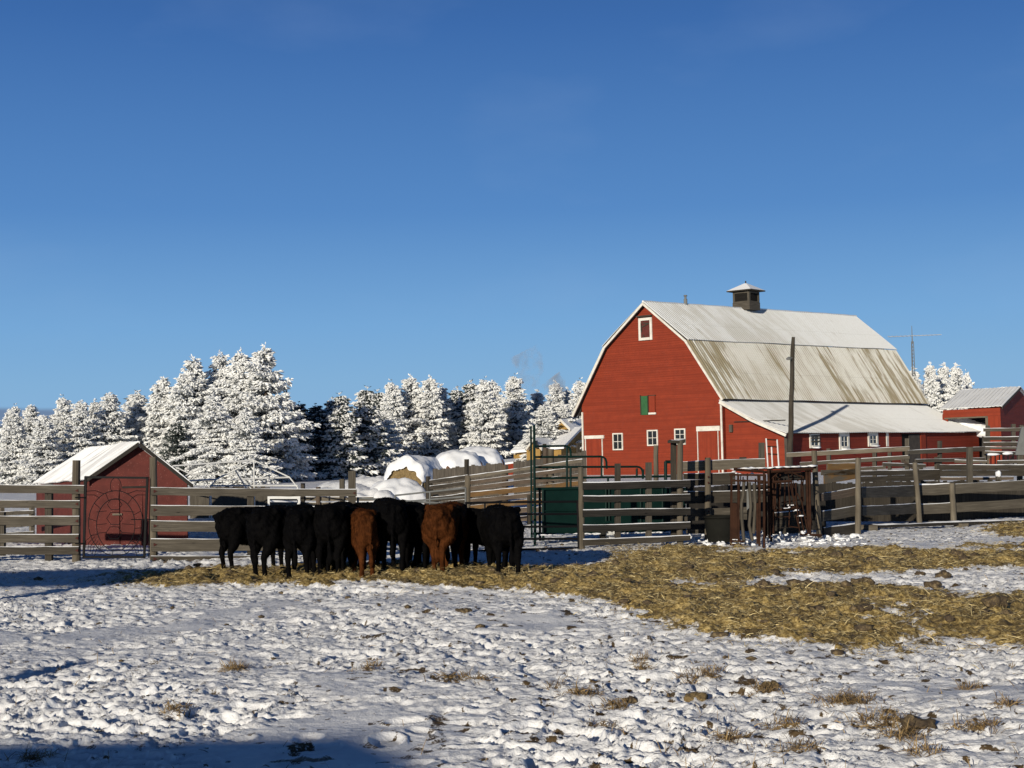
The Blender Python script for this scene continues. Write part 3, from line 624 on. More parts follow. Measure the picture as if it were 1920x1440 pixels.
corrugated('lower_roof', B(W - BO, LB + o_, ZB + DZ * .7), B(W - BO, -o_, ZB), B(W + .55, -o_, ZE - .62), B(W + .55, LB + o_, ZE - .62), 'roof_lower', barn)
# rake boards along the gable, corner boards
def plank3(mb, p, q, wdir, w, ndir, t_):
    c = (p + q) / 2; mb.box(c, (q - p) / 2, wdir * w / 2, ndir * t_ / 2)
def rake(mb, a0, z0, a1, z1, b_=-o_, w=.135, t_=.07):
    p, q = B(a0, b_, z0), B(a1, b_, z1); d = (q - p).normalized(); wd = d.cross(br_).normalized()
    if wd.z < 0: wd = -wd
    plank3(mb, p - wd * (w * .5 + .02), q - wd * (w * .5 + .02), wd, w, br_, t_)
mb = MB(); rake(mb, W / 2, ZA + .05, BO, ZB); rake(mb, BO, ZB - .02, -e_, ZE); rake(mb, W / 2, ZA + .05, W - BO, ZB); rake(mb, W - BO, ZB - .02, W + .55, ZE - .62)
mb.make('rake_board', 'trim_white', barn)
mb = MB(); 
for a0, z0, a1, z1 in ((W / 2, ZA - .1, BO, ZB - .1), (BO, ZB - .1, -e_, ZE - .1), (W / 2, ZA - .1, W - BO, ZB - .1), (W - BO, ZB - .1, W + .5, ZE - .7)):
    p = [B(a0, -o_ + .05, z0), B(a1, -o_ + .05, z1), B(a1, .05, z1), B(a0, .05, z0)]; mb.quad(p)
mb.make('soffit', 'wood_dark', barn)
mb = MB(); mb.box(B(0.06, -.05, (BZ + ZE) / 2), bg_ * .055, br_ * .035, Vector((0, 0, (ZE - BZ) / 2))); mb.make('corner_board', 'trim_white', barn)
mb = MB(); mb.box(B(W - .06, -.05, (BZ + ZE) / 2 - .2), bg_ * .055, br_ * .035, Vector((0, 0, (ZE - BZ) / 2 - .2))); mb.make('corner_board', 'trim_white', barn)
UPV = Vector((0, 0, 1))
def wall_window(parent, c, e, n, w, h, fr=.078, cols=2, rows=2, fm='trim_white', glass='window_glass', sill=True, name='window'):
    """a sash window standing proud of a wall; e across, n outwards"""
    mb = MB()
    for s in (-1, 1): mb.box(c + e * s * (w / 2 - fr / 2) + n * .03, e * fr / 2, n * .035, UPV * h / 2)
    mb.box(c + UPV * (h / 2 - fr / 2) + n * .03, e * (w / 2 - fr - .001), n * .033, UPV * fr / 2); mb.box(c - UPV * (h / 2 - fr / 2) + n * .05, e * (w / 2 - fr - .001), n * .05, UPV * fr / 2)
    o = mb.make(name, fm, parent)
    mb = MB(); mb.box(c + n * .012, e * (w / 2 - fr), n * .008, UPV * (h / 2 - fr)); mb.make('pane', glass, o)
    mb = MB()
    for i in range(1, cols): mb.box(c + e * ((i / cols - .5) * (w - 2 * fr)) + n * .028, e * .018, n * .012, UPV * (h / 2 - fr))
    for i in range(1, rows): mb.box(c + UPV * ((i / rows - .5) * (h - 2 * fr)) + n * .026, e * (w / 2 - fr), n * .010, UPV * .016)
    if cols + rows > 2: mb.make('glazing_bar', fm, o)
    if sill:
        mb = MB(); nseg = 8; 
        blob(mb, c - UPV * (h / 2 - .02) + n * .09, tuple(abs(e[i]) * w * .42 + abs(n[i]) * .05 + (i == 2) * .05 for i in range(3)), int(c.x * 100), .2, 2); mb.make('snow', 'snow', o, smooth=True)
    return o
def fwin(px, pt, pb, wpx, **k):
    a, zt = barn_front(px, pt); _, zb_ = barn_front(px, pb); a1, _ = barn_front(px - wpx / 2, pt); a2, _ = barn_front(px + wpx / 2, pt)
    return wall_window(barn, B(a, -.022, (zt + zb_) / 2), bg_, -br_, abs(a2 - a1), zt - zb_, **k)
fwin(1159, 812, 844, 19, cols=2, rows=2, sill=False); fwin(1224, 806, 836, 20, cols=2, rows=2, sill=False); fwin(1275.5, 803.5, 834, 20.5, cols=2, rows=3, sill=False)
o = fwin(1210.5, 596, 638, 25, fr=.16, cols=1, rows=1, glass='shed_red', sill=False, name='loft_door')
a, zc = barn_front(1210.5, 617); mb = MB()
for dx, dz_, l_, an in ((-.28, .1, .55, 1.5), (.1, .35, .5, .15), (.0, .22, .45, -.35), (.05, -.62, .5, .3), (-.1, -.5, .3, 1.3)):
    d = bg_ * math.cos(an) + UPV * math.sin(an); mb.box(B(a, -.06, zc) - bg_ * dx + UPV * dz_, d * l_ / 2, -br_ * .02, d.cross(br_) * .035)
mb.make('loose_board', 'wood_dark', o)
mb = MB(); a2, zt = barn_front(1210, 594.5); mb.box(B(a2, -.12, zt + .05), bg_ * .55, br_ * .1, UPV * .045); mb.make('hood', 'wood_dark', barn)
# small green hatch with its red shutter
def fpanel(name, x0, x1, y0, y1, mat, off=.03, t_=.02, par=barn):
    a0, z0 = barn_front(x0, y0); a1, z1 = barn_front(x1, y1); _, zz = barn_front((x0 + x1) / 2, (y0 + y1) / 2); h = abs(barn_front((x0 + x1) / 2, y0)[1] - barn_front((x0 + x1) / 2, y1)[1])
    mb = MB(); mb.box(B((a0 + a1) / 2, -.022 - off, zz), bg_ * abs(a1 - a0) / 2, br_ * t_, UPV * h / 2); return mb.make(name, mat, par)
fpanel('hatch', 1203, 1215.5, 742.5, 778, 'shutter_green'); fpanel('hatch_frame', 1201, 1203, 741, 778, 'wood_dark', .04); fpanel('hatch_frame', 1215.5, 1217.4, 741, 778, 'wood_dark', .04)
fpanel('shutter', 1217.8, 1230, 742, 775, 'barn_red', .05); fpanel('shutter_rail', 1217.8, 1230.5, 740.6, 742, 'wood_dark', .06); fpanel('snow_ledge', 1217.8, 1231.5, 773.5, 777, 'trim_white', .07, .035)
def door(x0, x1, y0, y1, tw, lint):
    d = fpanel('door', x0 + tw, x1 - tw, y0 + lint, y1, 'barn_red', .012, .012); fpanel('door_frame', x0, x0 + tw, y0 + lint, y1, 'trim_white', .03, .03, d); fpanel('door_frame', x1 - tw, x1, y0 + lint, y1, 'trim_white', .03, .03, d); fpanel('lintel', x0 - 1, x1 + 1, y0, y0 + lint, 'trim_white', .035, .045, d)
door(1098, 1132.5, 816.5, 900, 3.2, 6); door(1308, 1350, 799, 890, 3.4, 9)
# lean-to: front wall, long wall, roof with a little sag, fascia
def lean(z):
    f = (z - LZ) / (ZE - .25 - LZ); return (LWA * (1 - max(0, min(f, .995)))), -.02
zbreaks(lean, BZ - .4, ZE - .3, 'lean_to_wall', barn, 'barn_red', lambda a, z, o: B(a, .25 - o, z))
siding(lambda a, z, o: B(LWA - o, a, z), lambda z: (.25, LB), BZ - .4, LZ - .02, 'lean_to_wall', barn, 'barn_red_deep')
lr = corrugated('lean_to_roof', B(-.02, -o_, ZE - .06), B(-.02, LB + o_, ZE - .06), B(-LW, LB + o_ + .6, LZ), B(-LW, -o_, LZ + .02), 'roof_lean', barn, nv=8, sag=.12)
mb = MB(); rake(mb, -.1, ZE - .08, -LW * .5, (ZE + LZ) / 2 - .14, w=.16); rake(mb, -LW * .5, (ZE + LZ) / 2 - .14, -LW, LZ, w=.16); mb.make('rake_board', 'trim_white', barn)
mb = MB(); mb.box(B(LWA + .06, .2, (BZ + LZ) / 2), bg_ * .09, br_ * .03, UPV * (LZ - BZ) / 2); mb.make('corner_board', 'wood_brown_door', barn)
mb = MB(); mb.box(B(LWA * .5 - .3, .20, ZE - 1.35), bg_ * 1.7, br_ * .03, UPV * .03); mb.make('door_track', 'wood_black', barn)
mb = MB(); mb.box(B(-.45, .18, ZE - 1.72), bg_ * .1, br_ * .1, UPV * .22); mb.make('junction_box', 'wood_grey', barn)
# drift of snow lying on the far end of the lean-to roof
mb = MB()
for i in range(12):
    f = i / 11; p = lerp(B(-LW * .45, LB + .2, lerp(ZE, LZ, .45) - .02), B(-LW, LB + .6, LZ), f); blob(mb, p + Vector((0, 0, .02)), (.75 + .45 * f, .8, .14 + .36 * f ** 2), i, .1, 2)
mb.make('snow', 'snow', lr, smooth=True)
for px_, pt_, pb_, w_, r_ in ((1525.5, 814, 840, 18, 2), (1581, 812, 843, 18, 2), (1635, 811, 837, 18, 2)):
    b0, zt = barn_side(px_, pt_); _, zb_ = barn_side(px_, pb_); b1, _ = barn_side(px_ - w_ / 2, pt_); b2, _ = barn_side(px_ + w_ / 2, pt_)
    o = wall_window(barn, B(LWA - .022, b0, (zt + zb_) / 2), br_, -bg_, abs(b2 - b1), zt - zb_, fr=.2 if px_ > 1530 else .15)
    if px_ < 1530:
        mb = MB()
        for k in (-.02, .17, .3): mb.box(B(LWA - .1, b0 + .05, (zt + zb_) / 2 + k), br_ * .5, bg_ * .015, UPV * .04 + br_ * random.uniform(-.03, .03))
        mb.make('loose_board', 'wood_grey', o)
def spanel(name, x0, x1, y0, y1, mat, off=.03, t_=.02):
    b0, _ = barn_side(x0, y0); b1, _ = barn_side(x1, y0); zt = barn_side((x0 + x1) / 2, y0)[1]; zb_ = barn_side((x0 + x1) / 2, y1)[1]
    mb = MB(); mb.box(B(LWA - .022 - off, (b0 + b1) / 2, (zt + zb_) / 2), br_ * (b1 - b0) / 2, bg_ * t_, UPV * (zt - zb_) / 2); return mb.make(name, mat, barn)
spanel('trim_board', 1660, 1664, 811, 837, 'trim_white'); spanel('trim_board', 1664.5, 1667, 811, 872, 'barn_red', .03)
spanel('dark_doorway', 1690, 1722, 813, 880, 'dark_inside', .004, .008); spanel('open_door', 1702, 1722, 815, 868, 'wood_brown_door', .05); spanel('door_post', 1723, 1732, 811, 880, 'barn_red', .06, .05); spanel('door_lintel', 1688, 1722, 811, 813.5, 'shed_red', .08, .06)
# cupola on the ridge
bcx = .48 * LB; t0 = None
best = min((abs(topix(*B(W / 2, k * .1, ZA + .3))[0] - 1400), k * .1) for k in range(0, 264)); cb = best[1]; zc = ZA + DZ * cb / LB
cup = MB(); c0 = B(W / 2, cb, zc)
cup.box(c0 + UPV * .25, bg_ * .72, br_ * .72, UPV * .32); cup.make('cupola_base', 'wood_grey', barn)
cup = MB()
for sa in (-1, 1):
    for sb in (-1, 1): cup.box(c0 + bg_ * sa * .62 + br_ * sb * .62 + UPV * 1.0, bg_ * .08, br_ * .08, UPV * .46)
for zz in (.6, 1.40):
    for sa in (-1, 1): cup.box(c0 + bg_ * sa * .625 + UPV * zz, bg_ * .07, br_ * .538, UPV * .065); cup.box(c0 + br_ * sa * .625 + UPV * zz, bg_ * .538, br_ * .07, UPV * .065)
cb_ = cup.make('cupola', 'wood_grey', barn)
cup = MB()
for i in range(8):
    zz = .70 + i * .088
    for sa in (-1, 1):
        cup.box(c0 + bg_ * sa * .60 + UPV * zz, bg_ * .05 + UPV * -.045 * sa, br_ * .54, UPV * .008); cup.box(c0 + br_ * sa * .60 + UPV * zz, br_ * .05 + UPV * -.045 * sa, bg_ * .54, UPV * .008)
cup.make('louvre', 'wood_black', cb_)
cup = MB(); cup.box(c0 + UPV * 1.0, bg_ * .5, br_ * .5, UPV * .45); cup.make('cupola_core', 'dark_inside', cb_)
cup = MB(); r1, r2 = 1.02, .08; P = [c0 + bg_ * sa * r1 + br_ * sb * r1 + UPV * 1.50 for sa, sb in ((-1, -1), (1, -1), (1, 1), (-1, 1))]; Q = [p + UPV * .09 for p in P]; T_ = [c0 + bg_ * sa * r2 + br_ * sb * r2 + UPV * 2.22 for sa, sb in ((-1, -1), (1, -1), (1, 1), (-1, 1))]
cup.add(P + Q, [(3, 2, 1, 0), (0, 1, 5, 4), (1, 2, 6, 5), (2, 3, 7, 6), (3, 0, 4, 7)]); cr_ = cup.make('cupola_roof', 'wood_dark', barn)
cup = MB(); cup.add([p * 1 + UPV * .003 for p in Q] + T_, [(0, 1, 5, 4), (1, 2, 6, 5), (2, 3, 7, 6), (3, 0, 4, 7), (4, 5, 6, 7)]); cup.make('snow', 'snow', cr_)
cup = MB(); cup.tube([c0 + UPV * 2.15, c0 + UPV * 2.42], .05, 6); cup.make('finial', 'wood_dark', cr_)
for o_c in [q for q in barn.children if q.name.startswith('cupola')] + [r_ for q in barn.children if q.name.startswith('cupola') for r_ in q.children]:
    base_ = c0 - wloc(barn)
    for v_ in o_c.data.vertices: v_.co = base_ + Vector(((v_.co.x - base_.x) * .92, (v_.co.y - base_.y) * .92, (v_.co.z - base_.z) * .80))
vb = min((abs(topix(*B(W / 2, k * .1, ZA + .3))[0] - 1286), k * .1) for k in range(0, 264))[1]; v0 = B(W / 2, vb, ZA + DZ * vb / LB)
mb = MB(); mb.tube([v0 - UPV * .1, v0 + UPV * .42], .12, 10); mb.tube([v0 + UPV * .42, v0 + UPV * .6], .07, 8); mb.tube([v0 + UPV * .6, v0 + UPV * .68], [.13, .1], 8); mb.make('vent_pipe', 'steel_grey', barn)
mb = MB(); n_ = 30
mb.tube([B(W / 2, lerp(-o_, LB + o_, i / n_), ZA + .075 + DZ * i / n_ + .012 * math.sin(i * 2.1)) for i in range(n_ + 1)], .07, 6); mb.make('ridge_cap', 'roof_upper', barn)

# yard light pole in front of the lean-to
T_ = at(1487, 632, 81.2); pole = empty('light_pole', (T_.x, T_.y, .4), 'tall weathered wooden pole with a small yard lamp before the barn lean-to', 'pole')
Bp = at(1481.5, 850, 81.2); dn = (Bp - T_).normalized(); Bt = T_ + dn * ((T_.z - .2) / -dn.z)
mb = MB(); k = 12; mb.tube([lerp(Bt, T_, i / k) + Vector((.015 * math.sin(i * 1.7), 0, 0)) for i in range(k + 1)], [.16 - .045 * i / k for i in range(k)] + [.09], 12, .03); mb.make('shaft', 'wood_dark', pole)
lp = at(1479, 673, 80.9); mb = MB(); mb.tube([at(1486, 671, 81.1), lp + UPV * .1], .025, 6); mb.make('bracket', 'steel_grey', pole)
mb = MB(); mb.tube([lp + UPV * .12, lp + UPV * .03, lp - UPV * .06], [.04, .16, .13], 12); mb.make('lamp_head', 'steel_grey', pole)

# ------------------------------------------------------------------ small red shed on the left
sh = empty('small_shed', at(261, 1033, 36), 'small dull red shed with tin roof behind the turtle gate', 'shed')
FA, FL, FR = at(261, 827, 36.0), at(157, 899, 36.2), at(362, 907, 36.0); BA, BL = at(158, 841, 41.0), at(60, 907, 40.6); BR = BA + (FR - FA)
corrugated('roof', FA, BA, BL, FL, 'roof_shed', sh, pitch=.17, amp=.016); corrugated('roof', BA, FA, FR, BR, 'roof_shed', sh, pitch=.17, amp=.016)
dd_ = (BA - FA).normalized() * .3; wl, wr = at(163, 905, 36.4), at(352, 905, 36.3)
mb = MB(); g_ = -.1
fa = FA + dd_ - UPV * .09; P = [Vector((wl.x, wl.y, g_)), Vector((wr.x, wr.y, g_)), Vector((wr.x, wr.y, wr.z)), fa, Vector((wl.x, wl.y, wl.z + .06))]
ex_ = (P[1] - P[0]).normalized(); mb.add(P, [(0, 1, 2, 3, 4)], [((p - P[0]).dot(ex_), p.z) for p in P]); mb.make('front_wall', 'shed_red', sh)
bl = at(68, 915, 40.4); mb = MB(); P = [Vector((bl.x, bl.y, g_)), Vector((wl.x, wl.y, g_)), Vector((wl.x, wl.y, wl.z + .1)), Vector((bl.x, bl.y, BL.z - .03))]; mb.add(P, [(0, 1, 2, 3)], [(0, g_), (4, g_), (4, 2), (0, 2)])
off_ = Vector((wr.x - wl.x, wr.y - wl.y, 0)); P2 = [p + off_ for p in P]; mb.add(P2, [(3, 2, 1, 0)], [(0, g_), (4, g_), (4, 2), (0, 2)]); mb.make('side_wall', 'shed_red', sh)
fn = Vector((ex_.y, -ex_.x, 0)); SL = Line((163, 36.4), (352, 36.3))
def spl(name, x0, x1, y0, y1, mat, off, t_=.015):
    a_, b_ = SL.pt(x0, y0, off), SL.pt(x1, y1, off); mb = MB(); mb.box((a_ + b_) / 2, Vector((b_.x - a_.x, b_.y - a_.y, 0)) / 2, SL.n * t_, UPV * abs(a_.z - b_.z) / 2); return mb.make(name, mat, sh)
dp = spl('door', 172, 224.5, 900, 1027, 'shed_red', .02); dp2 = spl('door', 226, 268, 914, 1031, 'shed_red', .025)
spl('door_batten', 229, 275, 912, 914.5, 'wood_black', .05); spl('latch_board', 211, 229, 963, 966, 'wood_pale', .06); spl('patch', 196, 222, 1026, 1034, 'wood_grey', .05)
spl('corner_board', 344, 352, 900, 1030, 'shed_red', .02); spl('lintel', 205, 285, 879, 880.5, 'wood_black', .01)
mb = MB()
for p, q in ((FA, FL), (FA, FR)):
    d = (q - p).normalized(); plank3(mb, p - UPV * .07 + d * .02, q - UPV * .07, Vector((0, 0, 1)), .11, SL.n, .035)
mb.make('rake_board', 'wood_black', sh)

# ------------------------------------------------------------------ red shed on the right
rs = empty('open_shed', at(1820, 860, 98), 'red open fronted shed with white metal roof beyond the barn', 'shed')
E0, E1, R0 = at(1761, 767.5, 101.5), at(1879, 762, 98.5), at(1801, 731.5, 107); R1 = R0 + (E1 - E0); rk = R1 - E1
corrugated('roof', R0, R1, E1, E0, 'roof_open', rs, pitch=.3, amp=.025); E2 = E1 + Vector((rk.x * 2, rk.y * 2, 0)); corrugated('roof', R1, R0, E0 + Vector((rk.x * 2, rk.y * 2, 0)), E2, 'roof_open', rs, pitch=.3)
ee = (E1 - E0).normalized(); ff = Vector((rk.x, rk.y, 0)).normalized()
def rpt(u, w, z): return E0 + ee * u + ff * w + Vector((0, 0, z - E0.z))
Lr = (E1 - E0).length; ez = E0.z - .1; mb = MB()
mb.box(rpt(Lr / 2, .3, ez - .25), ee * (Lr / 2 - .2), ff * .06, UPV * .28); mb.box(rpt(Lr - .65, .3, ez / 2 - .1), ee * .45, ff * .055, UPV * (ez / 2 - .15)); mb.box(rpt(.35, .3, ez / 2 - .1), ee * .2, ff * .055, UPV * (ez / 2 - .15))
mb.make('front_wall', 'barn_red', rs)
mb = MB(); P = [rpt(Lr - .2, .3, 0), rpt(Lr - .2, .3 + ff.dot(Vector((rk.x, rk.y, 0))) * 2 - .6, 0)]; wz = Vector((rk.x, rk.y, 0)).length
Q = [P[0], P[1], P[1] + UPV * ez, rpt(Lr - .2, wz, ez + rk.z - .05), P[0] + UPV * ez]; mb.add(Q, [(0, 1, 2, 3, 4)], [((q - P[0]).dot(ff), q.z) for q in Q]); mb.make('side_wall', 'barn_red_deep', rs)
mb = MB(); mb.quad([rpt(.2, wz * 1.2, 0), rpt(Lr - .3, wz * 1.2, 0), rpt(Lr - .3, wz * 1.2, ez + .9), rpt(.2, wz * 1.2, ez + .9)], [(0, 0), (5, 0), (5, 3), (0, 3)]); mb.make('back_wall', 'wood_plank', rs)
mb = MB(); plank3(mb, E1 - UPV * .08, R1 - UPV * .08, UPV, .16, ee, .05); mb.make('rake_board', 'wood_grey', rs)
mb = MB(); mb.box(rpt(Lr - 1.18, .24, ez / 2 - .3), ee * .09, ff * .03, UPV * (ez / 2 - .25)); mb.box(rpt(Lr / 2 - .4, .24, ez - .56), ee * (Lr / 2 - .7), ff * .03, UPV * .05); mb.make('opening_frame', 'wood_pale', rs)

# ------------------------------------------------------------------ yellow house, small red outbuilding, antenna mast
hs_ = empty('house', at(1010, 860, 117.5), 'yellow farmhouse with snowy cross gabled roof behind the barn', 'house')
A0, A1, Rg0, Rg1 = at(957, 845, 119.2), at(1057, 836, 115.7), at(997, 807, 123.1), at(1092, 799.5, 119.6)
mb = MB()
def thickquad(mb, P, t_):
    Q = [Vector(p) - UPV * t_ for p in P]; n = len(P); mb.add(list(P) + Q, [tuple(range(n)), tuple(range(2 * n - 1, n - 1, -1))] + [(i, i + n, (i + 1) % n + n, (i + 1) % n) for i in range(n)], [(p[0], p[2]) for p in list(P) + Q])
thickquad(mb, [A0, A1, Rg1, Rg0], .22); bk = lambda p, q: q + Vector((q.x - p.x, q.y - p.y, p.z - q.z)); thickquad(mb, [Rg0, Rg1, bk(A1, Rg1), bk(A0, Rg0)], .22); ro_ = mb.make('roof', 'snow', hs_)
mb = MB(); w0, w1, w2 = at(963, 846, 119.6), at(1052, 838, 116.2), at(1052, 838, 122.7)
for a_, b_ in ((w0, w1),): mb.add([Vector((a_.x, a_.y, 0)), Vector((b_.x, b_.y, 0)), b_, a_], [(0, 1, 2, 3)])
br2 = bk(A1, Rg1); e1_ = Vector((w1.x, w1.y, 0)); e2_ = Vector((br2.x - .3, br2.y - .3, 0)); mb.add([e1_, e2_, e2_ + UPV * (w1.z), lerp(Rg1, Rg0, .06) - UPV * .2, e1_ + UPV * w1.z], [(0, 1, 2, 3, 4)])
mb.make('wall', 'house_yellow', hs_)
# porch gable and the cross gable above the ridge
def gable(apx, l, r, d, dback, sag, nm):
    ap, le, ri = at(*apx, d), at(*l, d), at(*r, d); v = Vector((.5, .86, 0)) * dback; mb = MB()
    thickquad(mb, [le, ap, ap + v, le + v], .16); thickquad(mb, [ap, ri, ri + v, ap + v], .16); mb.make('roof', 'snow', hs_)
    mb = MB(); u = Vector((.5, .86, 0)) * .25; mb.add([le + u - UPV * .05, ri + u - UPV * .05, ap + u - UPV * .1], [(0, 1, 2)]); mb.make('gable_wall', 'house_yellow', hs_)
    mb = MB()
    for p, q in ((ap, le), (ap, ri)): plank3(mb, p - UPV * .14, q - UPV * .14, UPV, .2, Vector((.5, .86, 0)), .08)
    mb.make('rake_board', 'trim_white', hs_)
gable((1051, 785), (1025, 807), (1069, 803), 119.2, 6, 0, 'g'); gable((1000, 821), (986, 840), (1016, 840), 115.3, 3, 0, 'p')
mb = MB(); pw = at(1001, 845, 115.7); mb.box(Vector((pw.x, pw.y, 1.2)), Vector((.87, -.5, 0)) * .62, Vector((.5, .86, 0)) * .1, UPV * 1.2); mb.make('porch_wall', 'house_yellow', hs_)
mb = MB(); c = at(1005, 833, 115.1); mb.box(c, Vector((.87, -.5, 0)) * .14, Vector((.5, .86, 0)) * .05, UPV * .3); mb.make('window', 'window_glass', hs_)
ch = at(1050, 778, 121.8); mb = MB(); mb.tube([ch - UPV * 1.2, ch + UPV * .45], .1, 8); mb.make('chimney_pipe', 'steel_grey', hs_)
ob = empty('outbuilding', at(947, 870, 100), 'tiny low red outbuilding with snowy roof left of the house', 'shed')
a_, b_ = at(931, 870, 100), at(966, 865, 99); mb = MB(); thickquad(mb, [a_, b_, at(966, 859.5, 102), at(935, 862, 103)], .12); mb.make('roof', 'snow', ob)
mb = MB(); mb.add([Vector((a_.x + .1, a_.y + .1, 0)), Vector((b_.x - .1, b_.y + .1, 0)), b_ + Vector((-.1, .1, -.1)), a_ + Vector((.1, .1, -.1)), Vector((a_.x + .1, a_.y + 3, 0)), Vector((b_.x - .1, b_.y + 3, 0)), b_ + Vector((-.1, 3, .05)), a_ + Vector((.1, 3, .05))], [(0, 1, 2, 3), (1, 5, 6, 2), (4, 0, 3, 7), (5, 4, 7, 6)]); mb.make('wall', 'barn_red', ob)

mt = at(1713, 740, 118); ant = empty('antenna_mast', (mt.x, mt.y, .6), 'grey lattice antenna mast rising behind the barn', 'antenna')
tp = at(1710.5, 640, 118); mb = MB(); zb0, zt0 = .6, tp.z
for k in range(3):
    a = k * 2.094; mb.tube([(mt.x + .24 * math.cos(a), mt.y + .24 * math.sin(a), zb0), (tp.x + .10 * math.cos(a), tp.y + .10 * math.sin(a), zt0)], .028, 5)
nn_ = 34
for i in range(nn_):
    for k in range(3):
        f0, f1 = i / nn_, (i + 1) / nn_; a0, a1 = k * 2.094, (k + 1) * 2.094; q0, q1 = lerp(.24, .10, f0), lerp(.24, .10, f1)
        c0_, c1_ = lerp(Vector((mt.x, mt.y, zb0)), Vector((tp.x, tp.y, zt0)), f0), lerp(Vector((mt.x, mt.y, zb0)), Vector((tp.x, tp.y, zt0)), f1)
        mb.tube([c0_ + Vector((q0 * math.cos(a0), q0 * math.sin(a0), 0)), c1_ + Vector((q1 * math.cos(a1), q1 * math.sin(a1), 0))], .014, 4)
mb.make('lattice', 'steel_grey', ant)
mb = MB(); mb.tube([tp - UPV * .2, at(1709.5, 611, 118)], [.05, .02], 6); mb.make('spike', 'steel_grey', ant)
mb = MB(); b0, b1 = at(1665, 631.5, 117), at(1765, 627.5, 119); mb.tube([b0, b1], .028, 6)
for i in range(13):
    p = lerp(b0, b1, (i + .3) / 12.6); q = Vector((.35, .9, 0)) * (1.3 - .06 * i); mb.tube([p - q, p + q], .014, 5)
mb.make('boom', 'frame_white', ant)

# ------------------------------------------------------------------ fences
def fence(name, px, d, label):
    p = at(px, 850, d); return empty(name, (p.x, p.y, 0), label, 'fence')
# left fence
LL = Line((0, 30.6), (160, 30.4)); f1 = fence('board_fence', 80, 30.5, 'grey five board corral fence left of the turtle gate')
post(f1, LL, 143, 863, 1052, 15, -.10, 'wood_post'); post(f1, LL, 92, 907, 1051, 13, -.08, 'wood_dark', False); post(f1, LL, 4, 960, 1042, 11, -.08, 'wood_grey', False); post(f1, LL, -70, 880, 1048, 15, -.10)
for ya, za, yb, zb_, xe in ((909, 924, 910.5, 925.5, 158), (937.5, 952, 939, 953, 150), (966.5, 983, 968, 984.5, 149), (1001, 1016, 1002, 1017, 148), (1025, 1039, 1025, 1040, 148)):
    board(f1, LL, -160, ya, za, xe, yb, zb_, .02, .045, 'wood_grey' if ya < 1020 else 'wood_dark', .35)
for yy in (920, 945, 977, 1009, 1032): tri_plate(f1, LL, 144, yy, .05, .06, False)
fb = fence('low_fence', 30, 37, 'low two board fence seen behind the left corral fence'); LB2 = Line((-30, 38), (66, 36))
for q in ((962, 970, 957, 964), (985, 993, 980, 986), (1002, 1008, 996, 1001)): board(fb, LB2, -30, q[0], q[1], 64, q[2], q[3], 0, .04, 'wood_grey', .3)
post(fb, LB2, 3, 950, 1015, 9, -.06, 'wood_pale', False); post(fb, LB2, 60, 950, 1015, 8, -.06, 'wood_pale', False)
# turtle gate
LG = Line((155, 30.4), (290, 30.3)); gt = empty('ornamental_gate', tuple(LG.pt(217, 1045).xy) + (0,), 'black steel gate with a turtle shell pattern of bent rods before the small shed', 'gate')
def tb(mb, ln, pts, r, off=0, n=6): mb.tube([ln.pt(x, y, off) for x, y in pts], r, n); return mb
mb = MB(); fr_ = [(161, 894.5), (276.5, 896), (270.5, 1044.5), (157, 1044.5), (161, 894.5)]
for i in range(4):
    a_, b_ = LG.pt(*fr_[i]), LG.pt(*fr_[i + 1]); mb.box((a_ + b_) / 2, (b_ - a_) / 2 * 1.02, LG.n * .022, ((b_ - a_).cross(LG.n)).normalized() * .022)
mb.make('frame', 'steel_black', gt)
mb = MB(); cx_, cy_ = 217, 974
def ell(rx, ry, a0=0, a1=360, n=40, cy=cy_): return [(cx_ + rx * math.cos(R(a0 + (a1 - a0) * i / n)), cy + ry * math.sin(R(a0 + (a1 - a0) * i / n))) for i in range(n + 1)]
tb(mb, LG, ell(51, 61, cy=981), .0085); tb(mb, LG, ell(36, 49, cy=984), .0085); tb(mb, LG, ell(10, 15, 130, 410, cy=911), .007); tb(mb, LG, [(210, 919), (211, 921)], .007)
for k in range(12):
    a = R(k * 30 + 8); tb(mb, LG, [(cx_ + 36 * math.cos(a), 984 + 49 * math.sin(a)), (cx_ + 51 * math.cos(a), 981 + 61 * math.sin(a))], .007)
hexp = lambda cx, cy, r, ry: [(cx + r * math.cos(R(60 * i)), cy + ry * math.sin(R(60 * i))) for i in range(7)]
tb(mb, LG, hexp(214, 999, 15, 13), .007); tb(mb, LG, hexp(215, 946, 14, 11), .007); tb(mb, LG, hexp(215, 972, 15, 13), .007)
for y in (960, 984, 1000): tb(mb, LG, [(181, y), (200, y - 2)], .006); tb(mb, LG, [(229, y - 2), (253, y)], .006)
for sx_ in (-1, 1):
    tb(mb, LG, [(cx_ + sx_ * 56, 921), (cx_ + sx_ * 38, 920), (cx_ + sx_ * 22, 926)], .007); tb(mb, LG, [(cx_ + sx_ * 56, 928), (cx_ + sx_ * 40, 928), (cx_ + sx_ * 30, 934)], .007)
    for k in range(5): tb(mb, LG, [(cx_ + sx_ * (30 + k * 3), 1018 - k * 4), (cx_ + sx_ * (36 + k * 5), 1030 - k * 4), (cx_ + sx_ * (40 + k * 4), 1043 - k * 4 if k else 1043)], .006)
mb.make('turtle_rods', 'steel_black', gt)
mb = MB(); tb(mb, LG, [(246, 974), (288, 974)], .010); mb.make('latch', 'steel_black', gt)
mb = MB()
for y in (933, 1019): tb(mb, LG, [(141, y), (160, y)], .014, .05)
tb(mb, LG, [(159.5, 893), (156, 1046)], .02, -.03); tb(mb, LG, [(282, 897), (279, 1046)], .012, -.03); mb.make('hinge', 'steel_black', gt)
